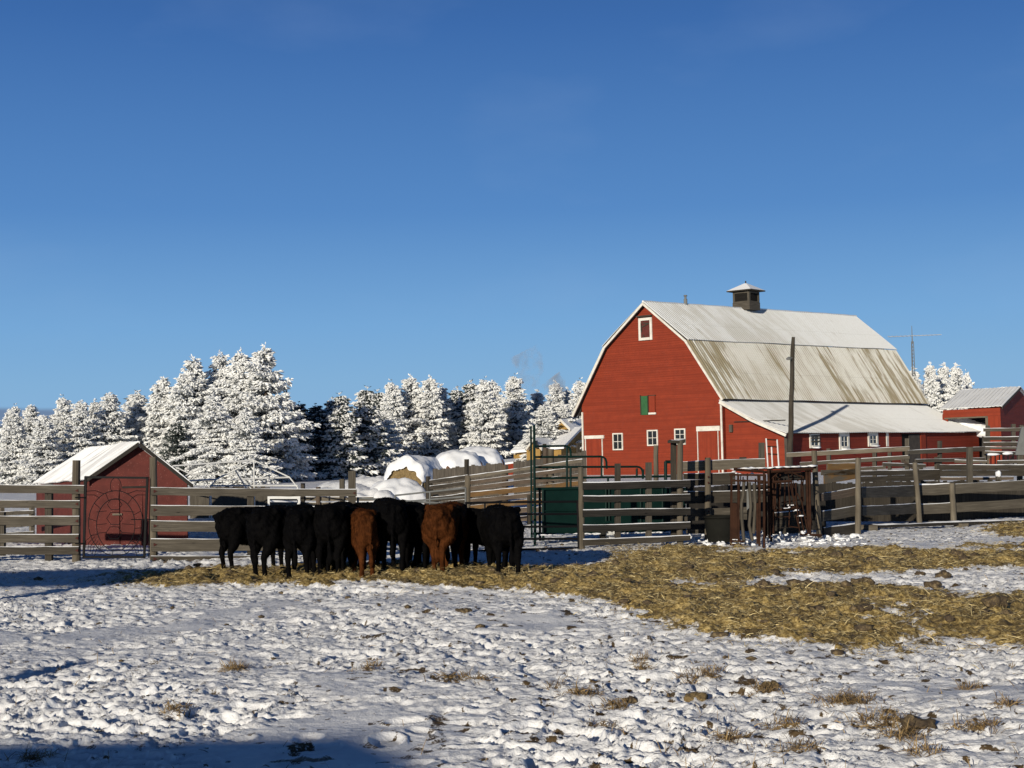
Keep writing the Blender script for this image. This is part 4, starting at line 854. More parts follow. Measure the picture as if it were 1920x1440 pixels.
# fence right of the gate
L2 = Line((285, 30.3), (670, 30.6)); f2 = fence('board_fence', 470, 30.45, 'grey five board corral fence directly behind the left cattle')
post(f2, L2, 288, 857, 1057, 14, -.09, 'wood_post'); post(f2, L2, 660, 883, 1056, 13.5, -.09, 'wood_grey', False, deep=.09); post(f2, L2, 470, 925, 1056, 12, -.08, 'wood_dark', False)
for (a0, a1, b0, b1), mm in zip(((914, 928, 918, 931), (948, 967.5, 950, 963), (976.5, 996, 980, 996), (1010, 1034, 1010, 1030), (1042.5, 1057, 1042, 1055)), ('wood_grey',) * 4 + ('wood_dark',)):
    board(f2, L2, 283, a0, a1, 669, b0, b1, .02, .045, mm, .45)
for y in (921, 956, 986, 1021, 1048): tri_plate(f2, L2, 291, y, .05, .065, True)
tri_plate(f2, L2, 664, 924.5, .05, .05, False)
# pipe gates
L3 = Line((668, 30.7), (1090, 31.2)); pg = empty('pipe_gate', tuple(L3.pt(978, 1000).xy) + (0,), 'dark steel five rail pipe gate hung on the wooden post by the green chute', 'gate')
mb = MB()
for ya, yb in ((943, 940.5), (965.5, 963.5), (989, 987), (1012, 1010), (1034, 1028)): tb(mb, L3, [(874, ya), (960, (ya + yb) / 2 - .3), (1083, yb)], .024, 0, 8)
tb(mb, L3, [(1083, 938), (1085.5, 1031)], .028, 0, 8); tb(mb, L3, [(874, 941), (874, 1036)], .024, 0, 8); tb(mb, L3, [(909, 942), (910, 1033)], .02, .0); tb(mb, L3, [(937, 942), (938, 962)], .02, 0); mb.make('frame', 'steel_black', pg)
pg2 = empty('pipe_gate', tuple(L3.pt(770, 1000, -.1).xy) + (0,), 'pale galvanised pipe gate directly behind the brown cows', 'gate'); mb = MB()
for ya, yb in ((934, 946), (958, 967), (981, 989), (1004, 1012), (1027, 1033)): tb(mb, L3, [(671, ya), (770, (ya + yb) / 2), (871, yb)], .022, -.05, 8)
tb(mb, L3, [(671, 932), (671, 1030)], .024, -.05, 8); tb(mb, L3, [(871, 944), (871, 1035)], .024, -.05, 8); tb(mb, L3, [(806, 942), (806, 1031)], .02, -.05); mb.make('frame', 'steel_grey', pg2)
L3b = Line((738, 40), (880, 38)); pg3 = empty('pipe_gate', tuple(L3b.pt(800, 950).xy) + (0,), 'pale pipe gate standing open before the snowy bales', 'gate'); mb = MB()
for ya, yb in ((929, 915), (942, 931), (966, 956), (985, 975)): tb(mb, L3b, [(741, ya), (873, yb)], .024, 0, 8)
for x, a_, b_ in ((741, 929, 985), (806, 922, 980), (873, 915, 975)): tb(mb, L3b, [(x, a_), (x, b_)], .024, 0, 8)
mb.make('frame', 'steel_grey', pg3)
# panel fence in front of the green chute
L4 = Line((1088, 31.0), (1300, 31.8)); f3 = fence('board_fence', 1190, 31.4, 'dark five board fence panel with thick posts in front of the green chute')
post(f3, L4, 1088.5, 876, 1032, 10.5, -.07, 'wood_post', px2=1091.5); post(f3, L4, 1158, 869, 1012, 9, -.06, 'wood_dark', False); post(f3, L4, 1216, 867, 1010, 9.5, -.06, 'wood_grey', False)
post(f3, L4, 1275, 826, 1010, 11.5, -.11, 'wood_post'); post(f3, L4, 1263, 827, 1008, 9, -.35, 'wood_dark', False); board(f3, L4, 1256, 826, 831, 1281, 823.5, 830, -.18, .25, 'wood_dark', .6, name='cap_board')
for a0, a1, b0, b1 in ((904.5, 917.5, 901, 913), (931, 942, 926, 938.5), (957.5, 970, 953, 965.5), (985, 997.5, 979, 990.5), (1011, 1023.5, 1004, 1013.5)):
    board(f3, L4, 1093, a0, a1, 1294, b0, b1, .015, .045, 'wood_black' if a0 < 1000 else 'wood_dark', .7)
lf = Line((1225, 37), (1240, 37)); lp_ = empty('lone_post', tuple(lf.pt(1230, 900).xy) + (0,), 'single pale round post in front of the barn middle window', 'post'); post(lp_, lf, 1230, 835, 960, 9.5, 0, 'wood_post')
# boards between the panel and the rusty chute
L5 = Line((1280, 33.2), (1530, 34.2)); f4 = fence('board_fence', 1400, 33.6, 'weathered wide board fence behind the rusty squeeze chute and rubber tub')
post(f4, L5, 1327, 858, 1010, 11.5, .08, 'wood_post'); post(f4, L5, 1393, 857, 884, 11, -.05, 'wood_dark', False); post(f4, L5, 1428, 830, 880, 9, -.06, 'wood_grey', False)
for yy in (894, 905, 938, 959, 969, 997): tri_plate(f4, L5, 1328.5, yy, .19, .045, True)
for xa, a0, a1, xb, b0, b1, mm in ((1279, 865, 884, 1434, 861, 878, 'wood_pale'), (1282, 889, 899.5, 1378, 886, 896, 'wood_dark'), (1282, 900, 911.5, 1378, 897, 908, 'wood_dark'), (1282, 922, 932.5, 1440, 918, 929, 'wood_dark'), (1283, 933, 945, 1440, 930, 941, 'wood_dark'),
                                (1284, 953.5, 965, 1400, 951, 962, 'wood_grey'), (1284, 966, 977, 1400, 963, 974, 'wood_grey'), (1287, 993, 1001, 1324, 992, 1000, 'wood_grey'), (1440, 962, 975, 1508, 958, 971, 'wood_dark'), (1440, 976, 990, 1508, 972, 986, 'wood_dark'), (1440, 991, 1002, 1508, 988, 998, 'wood_dark')):
    board(f4, L5, xa, a0, a1, xb, b0, b1, 0, .045, mm, .5 if a0 in (889, 922, 865, 962) else 0)
# long right-hand fence
La, Lb, Lc = Line((1532, 33.6), (1610, 34.8)), Line((1610, 34.8), (1722, 38.6)), Line((1722, 38.6), (1960, 39.2)); f5 = fence('board_fence', 1700, 37, 'long weathered corral fence with leaning posts at the right')
post(f5, La, 1526, 845, 1008, 10.5, .07, 'wood_post', px2=1536); post(f5, Lb, 1609, 859, 1001, 10.5, .09, 'wood_pale'); post(f5, Lb, 1715.5, 867, 980, 9.5, .08, 'wood_pale', px2=1724); post(f5, Lc, 1785, 906, 978, 10.5, .07, 'wood_pale', px2=1788); post(f5, Lc, 1818, 838, 906, 10, -.4, 'wood_grey', False)
for ln, xa, a0, a1, xb, b0, b1, mm, sn in ((La, 1538, 925, 939, 1606, 914, 928, 'wood_brown', .5), (Lb, 1614, 914, 933, 1716, 910.5, 931, 'wood_grey', .5), (Lc, 1723, 909, 928, 1781, 907, 927, 'wood_grey', 1.3), (Lc, 1789, 907.5, 925.5, 1990, 898, 916, 'wood_grey', .3),
                                    (La, 1540, 959, 978, 1606, 948, 966.5, 'wood_grey', .5), (Lb, 1616, 950.5, 968, 1718, 944, 962.5, 'wood_grey', .6), (Lc, 1727, 945, 963, 1782, 943, 962, 'wood_grey', .6), (Lc, 1791, 942, 960, 1990, 931, 947, 'wood_grey', 0), (La, 1543, 990, 1006, 1607, 981, 1000, 'wood_dark', .9)):
    board(f5, ln, xa, a0, a1, xb, b0, b1, .02, .05, mm, sn)
Ld = Line((1625, 35.6), (1990, 38.2)); lb_ = fence('low_rail', 1780, 37, 'long snow topped bottom beam lying on wooden blocks at the right'); board(lb_, Ld, 1634, 985.5, 991, 1990, 971.5, 977, .05, .2, 'wood_black', 1.6)
for x, a_, b_, w_ in ((1629, 984, 1005, 22), (1802, 981, 994, 15)): post(lb_, Ld, x, a_, b_, w_, .12, 'wood_pale', False, deep=.16, name='block')
# second row: rails behind
Le, Lf_ = Line((1480, 46), (1710, 44)), Line((1706, 44), (1850, 46)); f6 = fence('rail_fence', 1650, 45, 'grey two rail fence in front of the lean-to windows')
board(f6, Le, 1475, 849, 856.5, 1706, 838, 846, 0, .05, 'wood_pale', .5); board(f6, Le, 1500, 867, 873, 1706, 854, 861, 0, .05, 'wood_grey', .5); board(f6, Lf_, 1702, 844.5, 852, 1846, 837.5, 846, .05, .05, 'wood_grey', .5); board(f6, Lf_, 1716, 861, 867, 1846, 858, 865, .05, .05, 'wood_grey', .2)
for x, a_, b_, w_ in ((1554, 841, 880, 7), (1640, 848, 882, 7), (1701.5, 822, 880, 8), (1668, 848, 886, 6)): post(f6, Le, x, a_, b_ + 30, w_, -.06, 'wood_grey', False)
for x, a_, b_, w_ in ((1762, 826.5, 860, 6), (1757, 857, 880, 8), (1726, 866, 882, 7)): post(f6, Lf_, x, a_, b_ + 30, w_, -.06, 'wood_grey', False)
Lg = Line((1560, 41), (1762, 43)); f7 = fence('plank_fence', 1700, 42, 'dark snow capped double plank fence behind the right corral'); Lh = Line((1758, 42.6), (1960, 43.2))
for ln, xa, a0, a1, xb, b0, b1, mm, sn in ((Lg, 1552, 869, 881, 1605, 868, 880, 'wood_orange', .4), (Lg, 1540, 881, 891, 1606, 880, 890, 'wood_grey', 0), (Lg, 1545, 889, 907, 1606, 877, 897, 'wood_orange', 1.6), (Lg, 1608, 884, 893, 1762, 880, 889, 'wood_dark', .7), (Lg, 1608, 893.5, 904, 1762, 889.5, 900, 'wood_dark', 0), (Lh, 1762, 872, 882, 1990, 871.5, 881, 'wood_dark', .9), (Lh, 1762, 882.5, 893.5, 1990, 881.5, 892, 'wood_dark', 0), (Lg, 1612, 876, 882, 1660, 874, 879, 'wood_pale', .3), (Lg, 1618, 905, 910, 1758, 901.5, 907, 'wood_grey', .4), (Lh, 1764, 895.5, 901, 1900, 894, 899, 'wood_brown', .4), (Lg, 1655, 868, 874, 1735, 871, 877, 'wood_grey', .6), (Lh, 1790, 862, 867, 1850, 864, 868, 'wood_pale', .8), (Lh, 1870, 864, 870, 1990, 862, 868, 'wood_grey', .5), (Lg, 1690, 860, 866, 1722, 880, 886, 'wood_brown', 0)):
    board(f7, ln, xa, a0, a1, xb, b0, b1, 0, .05, mm, sn)
for x, a_ in ((1630, 905), (1735, 923), (1763, 923), (1693, 902), (1850, 905)): post(f7, Lg if x < 1760 else Lh, x, a_, 985, 11, -.12, 'wood_pale', False)
for i, (x, a_, b_) in enumerate(((1823, 935, 978), (1851, 919, 975), (1900, 915, 972))): 
    post(f7, Lh, x, a_, b_, 9, .6, 'wood_pale' if i != 1 else 'wood_grey', False, snow=(i == 0))
lsp = Line((1860, 41.5), (1890, 41.5)); sp_ = empty('snow_capped_post', tuple(lsp.pt(1872, 900).xy) + (0,), 'short post wearing a tall cap of snow behind the right fence', 'post'); pp = post(sp_, lsp, 1872, 893, 975, 9, 0, 'wood_grey', False); mb = MB(); c = lsp.pt(1872, 889); blob(mb, c, (.08, .08, .10), 3, .12, 3); mb.make('snow', 'snow', pp, smooth=True)
# far right clutter: tall rails, feed bunk, leaning steel
Li = Line((1842, 50), (1960, 50)); f8 = fence('rail_fence', 1880, 50, 'tall weathered rail fence at far right below the open red shed')
for a0, a1, b0, b1, mm in ((803, 809, 801, 807, 'wood_grey'), (819, 825, 817, 823, 'wood_dark'), (829, 836, 828, 834, 'wood_dark'), (846, 852, 848, 854, 'wood_grey'), (838, 842, 838, 842, 'wood_grey')): board(f8, Li, 1844, a0, a1, 1990, b0, b1, 0, .05, mm, .7)
for x, a_, b_ in ((1845.5, 818, 890), (1915, 797, 890), (1852, 798, 860), (1900, 795, 840)): post(f8, Li, x, a_, b_, 7, -.06, 'wood_grey', False)
lbk = Line((1845, 46.5), (1960, 46.5)); fbk = empty('feed_bunk', tuple(lbk.pt(1875, 865).xy) + (0,), 'black steel feed bunk with snow at far right', 'feed bunk'); mb = MB()
for x in (1850, 1858, 1866, 1874, 1882, 1890, 1900): tb(mb, lbk, [(x, 853), (x, 871)], .02)
tb(mb, lbk, [(1846, 853), (1903, 849)], .025); tb(mb, lbk, [(1890, 870), (1901, 852)], .02); tb(mb, lbk, [(1848, 871), (1902, 871)], .02); mb.make('frame', 'steel_black', fbk)
mb = MB(); blob(mb, lbk.pt(1862, 852), (.22, .1, .05), 1); blob(mb, lbk.pt(1890, 850), (.2, .1, .05), 2); mb.make('snow', 'snow', fbk, smooth=True)
lst = Line((1890, 44.5), (1960, 44.5)); ls_ = empty('leaning_plate', tuple(lst.pt(1912, 860).xy) + (0,), 'dark grey steel chute plate leaning at the right edge', 'steel plate'); mb = MB(); q_ = [lst.pt(1904, 853), lst.pt(1945, 853), lst.pt(1945, 800), lst.pt(1916, 800)]; mb.add(q_ + [p - lst.n * .06 for p in q_], [(0, 1, 2, 3), (7, 6, 5, 4), (0, 3, 7, 4), (0, 4, 5, 1), (3, 2, 6, 7), (1, 5, 6, 2)]); mb.make('plate', 'steel_grey', ls_); post(ls_, lst, 1912, 852, 905, 9, -.1, 'wood_grey', False)
# middle: rising board fence and the windbreak behind
Lm = Line((805, 46), (1092, 40)); f9 = fence('board_fence', 950, 43, 'many board brown and orange fence rising to the right behind the pipe gates')
tops = [(901, 907, 861, 867, 'wood_pale'), (911, 917.5, 874, 880.5, 'wood_brown'), (921, 928.5, 887, 895, 'wood_brown'), (932, 940.5, 900.5, 909.5, 'wood_orange'), (943.5, 951, 914, 922.5, 'wood_brown'), (954.5, 963, 927, 937, 'wood_orange'), (966, 975, 943, 953, 'wood_brown'), (979, 988, 960, 970, 'wood_brown'), (992, 999, 978, 987, 'wood_grey'), (1004, 1012, 996, 1004, 'wood_brown')]
for i, (a0, a1, b0, b1, mm) in enumerate(tops):
    md = 877; fm = (md - 805) / 287; ya, yb = lerp(a0, b0, fm), lerp(a1, b1, fm)
    board(f9, Lm, 806, a0, a1, md, ya, yb, 0, .04, 'wood_dark', .9 if i in (0, 1, 3) else .2); board(f9, Lm, md - 2, ya + .5, yb + .5, 1001, lerp(a0, b0, .68), lerp(a1, b1, .68), .03, .04, mm, .8 if i in (0, 3) else .25); board(f9, Lm, 1001, lerp(a0, b0, .68) + 1, lerp(a1, b1, .68) + 1, 1092, b0, b1, .0, .04, mm, .8 if i < 2 else .1)
post(f9, Lm, 877, 891, 1005, 11.5, .09, 'wood_post'); post(f9, Lm, 875, 861, 895, 7, -.05, 'wood_dark', False); post(f9, Lm, 803, 893, 990, 7.5, -.05, 'wood_dark', False); post(f9, Lm, 947, 872, 1010, 12, -.06, 'wood_brown', False)
post(f9, Lm, 1023.5, 840, 1010, 8, -.07, 'wood_brown', False); post(f9, Lm, 1033.5, 842, 1010, 11.5, -.09, 'wood_post'); post(f9, Lm, 993, 928, 1012, 7.5, .06, 'wood_dark', False)
def palisade(name, ln, x0, x1, yt0, yt1, yb, label, step=7.6, mat='wood_plank', gap=.015):
    o = fence(name, (x0 + x1) / 2, ln.pt((x0 + x1) / 2, yb).y, label); mb = MB(); x = x0
    while x < x1:
        w = step * random.uniform(.8, 1.15); f = (x - x0) / (x1 - x0); yt = lerp(yt0, yt1, f) + random.uniform(-2.0, 2.0); c0, c1 = ln.pt(x, yt), ln.pt(x + w * (1 - gap), yt); c1.z = ln.pt(x, yb).z
        mb.box((c0 + c1) / 2, Vector((c1.x - c0.x, c1.y - c0.y, 0)) / 2, ln.n * random.uniform(.010, .02), UPV * (c0.z - c1.z) / 2); x += w
    mb.make('plank', mat, o); mb = MB()
    for k in (.25, .75):
        a_, b_ = ln.pt(x0, lerp(yt0, yb, k), -.06), ln.pt(x1, lerp(yt1, yb, k), -.06); mb.box((a_ + b_) / 2, (b_ - a_) / 2, ln.n * .03, UPV * .05)
    mb.make('back_rail', 'wood_dark', o); return o
Lw = Line((810, 50), (1092, 46)); palisade('windbreak_fence', Lw, 812, 938, 880, 868, 985, 'grey vertical plank windbreak below the twin snowy bales')
wb = palisade('windbreak_fence', Line((962, 56), (1094, 52)), 963, 1092, 866, 846, 960, 'grey vertical plank windbreak between the house and the barn'); lwb = Line((962, 56), (1094, 52)); post(wb, lwb, 1021, 832, 900, 6, -.05, 'wood_dark', False); post(wb, lwb, 1084, 831, 900, 5, -.05, 'wood_dark', False)
palisade('windbreak_fence', Line((352, 47), (505, 47)), 356, 500, 913, 912, 1010, 'dark vertical plank windbreak inside the white tent frame', mat='wood_grey')
f10 = fence('board_fence', 600, 44, 'low snow topped board fence beyond the left cattle'); L10 = Line((500, 44), (700, 43.4))
for a0, a1, b0, b1 in ((931, 938, 932, 939), (941, 948, 942, 949), (953, 960, 954, 961), (968, 976, 969, 977)): board(f10, L10, 505, a0, a1, 700, b0, b1, 0, .05, 'wood_pale', 1.2 if a0 == 931 else .2)
post(f10, L10, 568, 906, 990, 6.5, .07, 'wood_dark', False); post(f10, L10, 641.5, 898, 990, 9, .07, 'wood_grey', False); post(f10, L10, 597, 913, 985, 9, .08, 'wood_brown')

palisade('windbreak_fence', Line((1290, 36.0), (1545, 37.0)), 1286, 1545, 912, 906, 1000, 'added low plank wall coloured black for the shade behind the rusty squeeze chute', mat='wood_black', gap=.0)  # wall added here, its black stands for shade in the board gaps
palisade('windbreak_fence', Line((1545, 38.0), (1990, 41.5)), 1545, 1990, 906, 899, 978, 'low plank wall added and darkened for the shade close behind the long right fence', mat='wood_dark', gap=.0)  # added wall, shade between the rails put into its dark colour
# ------------------------------------------------------------------ green loading chute on wheels
LCh = Line((1000, 33.2), (1262, 34.6)); chu = empty('loading_chute', tuple(LCh.pt(1120, 1000).xy) + (0,), 'dark green portable cattle loading chute with stepped pipe rails', 'loading chute')
def pnl(name, ln, x0, x1, ta, tb_, ba, bb, off, t_, mat, par): 
    P = [ln.pt(x0, ba, off), ln.pt(x1, bb, off), ln.pt(x1, tb_, off), ln.pt(x0, ta, off)]; Q = [p - ln.n * t_ for p in P]; mb = MB(); mb.add(P + Q, [(0, 1, 2, 3), (7, 6, 5, 4), (0, 3, 7, 4), (0, 4, 5, 1), (3, 2, 6, 7), (1, 5, 6, 2)]); return mb.make(name, mat, par)
pnl('side_panel', LCh, 1020, 1246, 919, 915, 1002, 996, 0, .03, 'steel_green', chu); pnl('side_panel', LCh, 1020, 1286, 919, 914, 1002, 995, -.9, .03, 'steel_green', chu)
mb = MB()
for x in (1003, 1012, 1018): tb(mb, LCh, [(x, 918), (x + .6, 1014)], .03, .04)
for x in (1136, 1142, 1201, 1242): tb(mb, LCh, [(x, 916), (x + .5, 1000)], .025, .03)
for yy in (917, 1001): tb(mb, LCh, [(1000, yy), (1246, yy - 4)], .035, .03)
tb(mb, LCh, [(1018, 958), (1246, 956)], .02, .03); mb.make('panel_frame', 'steel_green', chu)
for off in (0.0, -.9):
    for y, x1, yend in ((837, 1064, 857), (857, 1131, 877), (876, 1199, 896)):
        mb = MB(); tb(mb, LCh, [(1002, y), (x1 - 5, y - 1), (x1, y), (x1 + 4, y + 3), (x1 + 6, y + 9), (x1 + 6.5, yend + 2)], .025, off, 8); mb.make('hoop_rail', 'steel_green', chu)
    mb = MB(); tb(mb, LCh, [(1002, 897), (1262, 893)], .026, off, 8); tb(mb, LCh, [(1002, 917), (1246, 914)], .033, off, 8)
    for x, a_, b_ in ((1063, 838, 917), (1070, 876, 917), (1128, 858, 895), (1194, 878, 896), (1206, 880, 895), (1140, 895, 916), (1220, 894, 915)): tb(mb, LCh, [(x, a_), (x, b_)], .026, off)
    mb.make('rail', 'steel_green', chu)
mb = MB(); tb(mb, LCh, [(1248, 865), (1248, 900)], .04, 0); tb(mb, LCh, [(1260.5, 865), (1260.5, 900)], .04, 0); tb(mb, LCh, [(1248, 866), (1260.5, 866)], .04, 0); mb.make('end_gate', 'steel_green', chu)
mb = MB(); tb(mb, LCh, [(995.5, 799), (997, 1008)], .024, .02, 8); tb(mb, LCh, [(1001.5, 797), (1003, 1031)], .030, .25, 8); mb.make('end_post', 'steel_green', chu)
wc = LCh.pt(1143, 1003, .12); mb = MB()
ring = lambda r, off, k=24: [wc + LCh.e * (r * math.cos(2 * math.pi * i / k)) + UPV * (r * math.sin(2 * math.pi * i / k)) + LCh.n * off for i in range(k)]
def lathe(mb, prof, k=24):
    V = []; 
    for r, off in prof: V += ring(r, off, k)
    Fc = [(j * k + i, j * k + (i + 1) % k, (j + 1) * k + (i + 1) % k, (j + 1) * k + i) for j in range(len(prof) - 1) for i in range(k)]; mb.add(V, Fc)
lathe(mb, [(.14, -.08), (.20, -.09), (.24, -.06), (.245, 0), (.24, .06), (.20, .09), (.14, .08)]); wh = mb.make('wheel', 'rubber', chu, smooth=True)
mb = MB(); lathe(mb, [(.001, .06), (.05, .07), (.10, .03), (.14, .05), (.15, .08)]); mb.make('rim', 'frame_white', wh, smooth=True)
mb = MB()
for i in range(5): a = i * 1.2566; blob(mb, wc + LCh.e * .09 * math.cos(a) + UPV * .09 * math.sin(a) + LCh.n * .055, (.018, .018, .018), i, 0, 1)
mb.make('lug_hole', 'dark_inside', wh)
mb = MB(); mb.tube([wc + LCh.e * (.3 * math.cos(R(a))) + UPV * (.3 * math.sin(R(a))) for a in range(10, 175, 15)], .035, 8); mb.make('fender', 'steel_green', chu)
mb = MB()
for i in range(26): f = i / 25; p = LCh.pt(lerp(1018, 1246, f), lerp(1003, 998, f), .08); blob(mb, p, (.16, .05, .018 + .01 * math.sin(i * 3)), i, .2, 1)
mb.make('snow', 'snow', chu, smooth=True)

# ------------------------------------------------------------------ rusty squeeze chute, rubber tub, small white ladder frame
LS = Line((1370, 30.8), (1450, 30.2)); LS2 = Line((1380, 31.8), (1560, 32.0)); sq = empty('squeeze_chute', tuple(LS.pt(1410, 1020).xy) + (0,), 'rusty cattle squeeze chute of upright bars with snow on top', 'squeeze chute')
def bar(mb, ln, pts, w, off, n=5): mb.tube([ln.pt(x, y, off) for x, y in pts], w, n)
mb = MB()
for x, x2, a_, b_ in ((1371.5, 1370.5, 889, 1020), (1384, 1385, 889, 1014), (1424, 1424, 889, 1024), (1432.5, 1432.5, 886, 1028)): bar(mb, LS, [(x, a_), (x2, b_)], .03, 0, 4)
for y, x0, x1 in ((890, 1368, 1436), (901, 1371, 1430), (1014, 1369, 1396), (1021, 1369, 1398)): bar(mb, LS, [(x0, y), (x1, y + 1)], .028, 0, 4)
mb.make('head_gate', 'steel_rust', sq)
pnl('gate_plate', LS, 1372.5, 1383.5, 943, 944, 1011, 1011, .0, .02, 'steel_rust', sq); pnl('gate_plate', LS, 1418, 1424.5, 943, 944, 1020, 1020, 0, .02, 'steel_rust', sq); pnl('gate_plate', LS, 1400, 1405, 917, 917, 957, 952, -.1, .015, 'steel_grey', sq)
mb = MB()
for pts in ([(1395, 899), (1394, 928), (1390, 945), (1391, 975), (1395, 1014)], [(1405, 904), (1408, 950), (1405, 985), (1411, 1014)], [(1414, 906), (1416, 950), (1413, 1000)]): bar(mb, LS, pts, .035, -.05, 6)
mb.make('neck_bar', 'wood_grey', sq)
mb = MB()
for x, x2, a_, b_, off in ((1441, 1443, 880, 1010, .2), (1446, 1446, 880, 1016, 0), (1434, 1437, 890, 1010, 0), (1512, 1516, 880, 1000, .0), (1518, 1519, 880, 1004, 0), (1514, 1513, 880, 990, -.8), (1450, 1450, 884, 1000, -.8)): bar(mb, LS2, [(x, a_), (x2, b_)], .032, off, 5)
for y0, y1, x0, x1, off in ((885, 879, 1432, 1525, .1), (879, 876, 1376, 1530, -.8), (905, 902, 1426, 1485, 0), (958, 951, 1446, 1496, 0), (1001, 1004, 1500, 1540, 0), (880, 884, 1376, 1432, .3)): bar(mb, LS2, [(x0, y0), (x1, y1)], .032, off, 5)
mb.make('chute_frame', 'steel_rust', sq)
mb = MB()
for x, x2, a_, b_ in ((1455, 1453, 905, 953), (1464, 1461, 905, 953), (1472, 1470, 904, 952), (1478, 1481, 904, 951), (1484, 1490, 903, 951), (1492, 1494, 905, 951), (1448, 1452, 906, 955)): bar(mb, LS2, [(x, a_), (x2, b_)], .016, .05, 5)
for pts in ([(1495, 925), (1503, 940), (1512, 985), (1516, 1000)], [(1490, 930), (1500, 960), (1508, 1000)], [(1492, 965), (1497, 985), (1502, 1000)], [(1483, 885), (1505, 895), (1495, 902)], [(1430, 912), (1455, 890), (1468, 878)]): bar(mb, LS2, pts, .016, .05, 5)
rq = random.Random(21)
for k in range(22):
    x = rq.uniform(1440, 1516); y0 = rq.uniform(882, 950); bar(mb, LS2, [(x, y0), (x + rq.uniform(-6, 9), y0 + rq.uniform(25, 70))], rq.uniform(.010, .02), rq.uniform(-.8, .15), 5)
mb.make('side_bar', 'steel_rust', sq); mb = MB()
for k in range(8):
    x = rq.uniform(1384, 1440); y0 = rq.uniform(886, 930); bar(mb, LS, [(x, y0), (x + rq.uniform(-5, 6), y0 + rq.uniform(20, 80))], rq.uniform(.010, .018), rq.uniform(-.9, -.1), 5)
mb.make('head_bar', 'steel_rust', sq); mb = MB()
for k in range(7):
    x = rq.uniform(1440, 1490); y0 = rq.uniform(885, 990); bar(mb, LS2, [(x, y0), (x + rq.uniform(15, 40), y0 + rq.uniform(-8, 8))], rq.uniform(.010, .018), rq.uniform(-.8, .1), 5)
mb.make('side_bar', 'steel_rust', sq)
mb = MB()
for i in range(30): f = i / 29; p = LS2.pt(lerp(1378, 1528, f), lerp(882, 876, f), -.35 + .25 * math.sin(i * 2.1)); blob(mb, p + UPV * .03, (.13, .12, .008 + .016 * abs(math.sin(i * 1.3))), i, .4, 1)
for k in range(40): x, y = random.choice(((1377, 1012), (1420, 1014), (1493, 960), (1495, 970), (1499, 982), (1380, 887), (1415, 887), (1460, 952), (1480, 950), (1470, 1002), (1440, 1008), (1405, 1012), (1510, 1000))); blob(mb, LS2.pt(x + random.uniform(-8, 8), y + random.uniform(-4, 3), .1), (random.uniform(.02, .07), .03, random.uniform(.010, .028)), k, .4, 1)
mb.make('snow', 'snow', sq, smooth=True)
pnl('top_plate', LS2, 1440, 1512, 886, 884, 903, 900, -.85, .02, 'wood_black', sq)
tc_ = on_ground(1353, 1017); mb = MB(); V = []; k = 36; tubp = [(.30, .02), (.345, .25), (.37, .50), (.372, .56), (.395, .56), (.40, .585), (.38, .60), (.36, .585), (.345, .3), (.29, .05), (.001, .05)]
for r_, h_ in tubp: V += [(tc_.x + r_ * math.cos(2 * math.pi * i / k) * (1 + .02 * math.sin(4 * math.pi * i / k)), tc_.y + r_ * math.sin(2 * math.pi * i / k), h_) for i in range(k)]
mb.add(V, [(j * k + i, j * k + (i + 1) % k, (j + 1) * k + (i + 1) % k, (j + 1) * k + i) for j in range(len(tubp) - 1) for i in range(k)]); o = mb.make('rubber_tub', 'tub_rubber', None, smooth=True); tagit(o, 'round black rubber feed tub beside the rusty squeeze chute', 'tub')
mb = MB()
for i in range(110):
    c_ = on_ground(random.uniform(1290, 1620), random.uniform(1002, 1024)); blob(mb, (c_.x, c_.y, .02), (random.uniform(.03, .11), random.uniform(.03, .09), random.uniform(.02, .05)), i, .45, 2)
o = mb.make('snow_heaps', 'snow', None, smooth=True); tagit(o, 'churned lumps of snow banked along the foot of the right fence', 'snow', kind='stuff')
lwf = Line((1430, 50), (1470, 50)); wf = empty('white_rack', tuple(lwf.pt(1449, 870).xy) + (.1,), 'small white pipe rack standing before the lean-to end wall', 'rack'); mb = MB()
for x0, x1, a_, b_ in ((1436.5, 1440, 822, 878), (1457, 1460.5, 824, 878), (1446.5, 1448.5, 838, 878)): tb(mb, lwf, [(x0, a_), (x1, b_)], .028)
mb.make('leg', 'frame_white', wf); mb = MB()
for y in (824, 837, 851): tb(mb, lwf, [(1437, y), (1458, y + 1)], .022)
mb.make('cross_bar', 'steel_rust', wf)
# ------------------------------------------------------------------ white tent frame
tf = empty('tent_frame', tuple(at(476, 950, 42).xy) + (0,), 'bare white steel frame of a tent garage behind the left fence', 'tent frame')
DT = 40.0; FP = [at(391, 1040, DT), at(394, 914, DT), at(405, 899, DT), at(476, 863, DT), at(543, 895, DT), at(558, 914, DT), at(561, 1040, DT)]
back = (at(325, 873.5, 46.5) - FP[3]); 
for k in (0, .5, 1.0):
    mb = MB(); mb.tube([p + back * k - UPV * .0 for p in FP], .021, 6); mb.make('arch', 'frame_white', tf)
mb = MB()
for i in (3, 2, 4): mb.tube([FP[i], FP[i] + back], .026, 6)
mb.tube([FP[1] + UPV * .05, FP[5] + UPV * .05], .024, 6); mb.tube([FP[3], Vector((FP[3].x, FP[3].y, 0))], .024, 6); mb.tube([lerp(FP[2], FP[3], .5), lerp(FP[5], FP[6], .12) + back * .5], .022, 6); mb.tube([lerp(FP[2], FP[3], .4) + back * .5, lerp(FP[4], FP[3], .3) + back * .5], .02, 6); mb.make('tie_rod', 'frame_white', tf)
ltb = Line((500, 39.5), (565, 39.5)); wt = empty('white_bench', tuple(ltb.pt(532, 960).xy) + (0,), 'white painted square frame inside the tent frame', 'frame'); mb = MB()
for x in (504, 561): tb(mb, ltb, [(x, 934), (x, 1030)], .04, 0, 4)
tb(mb, ltb, [(502, 933), (563, 933)], .05, 0, 4); mb.make('frame', 'frame_white', wt)

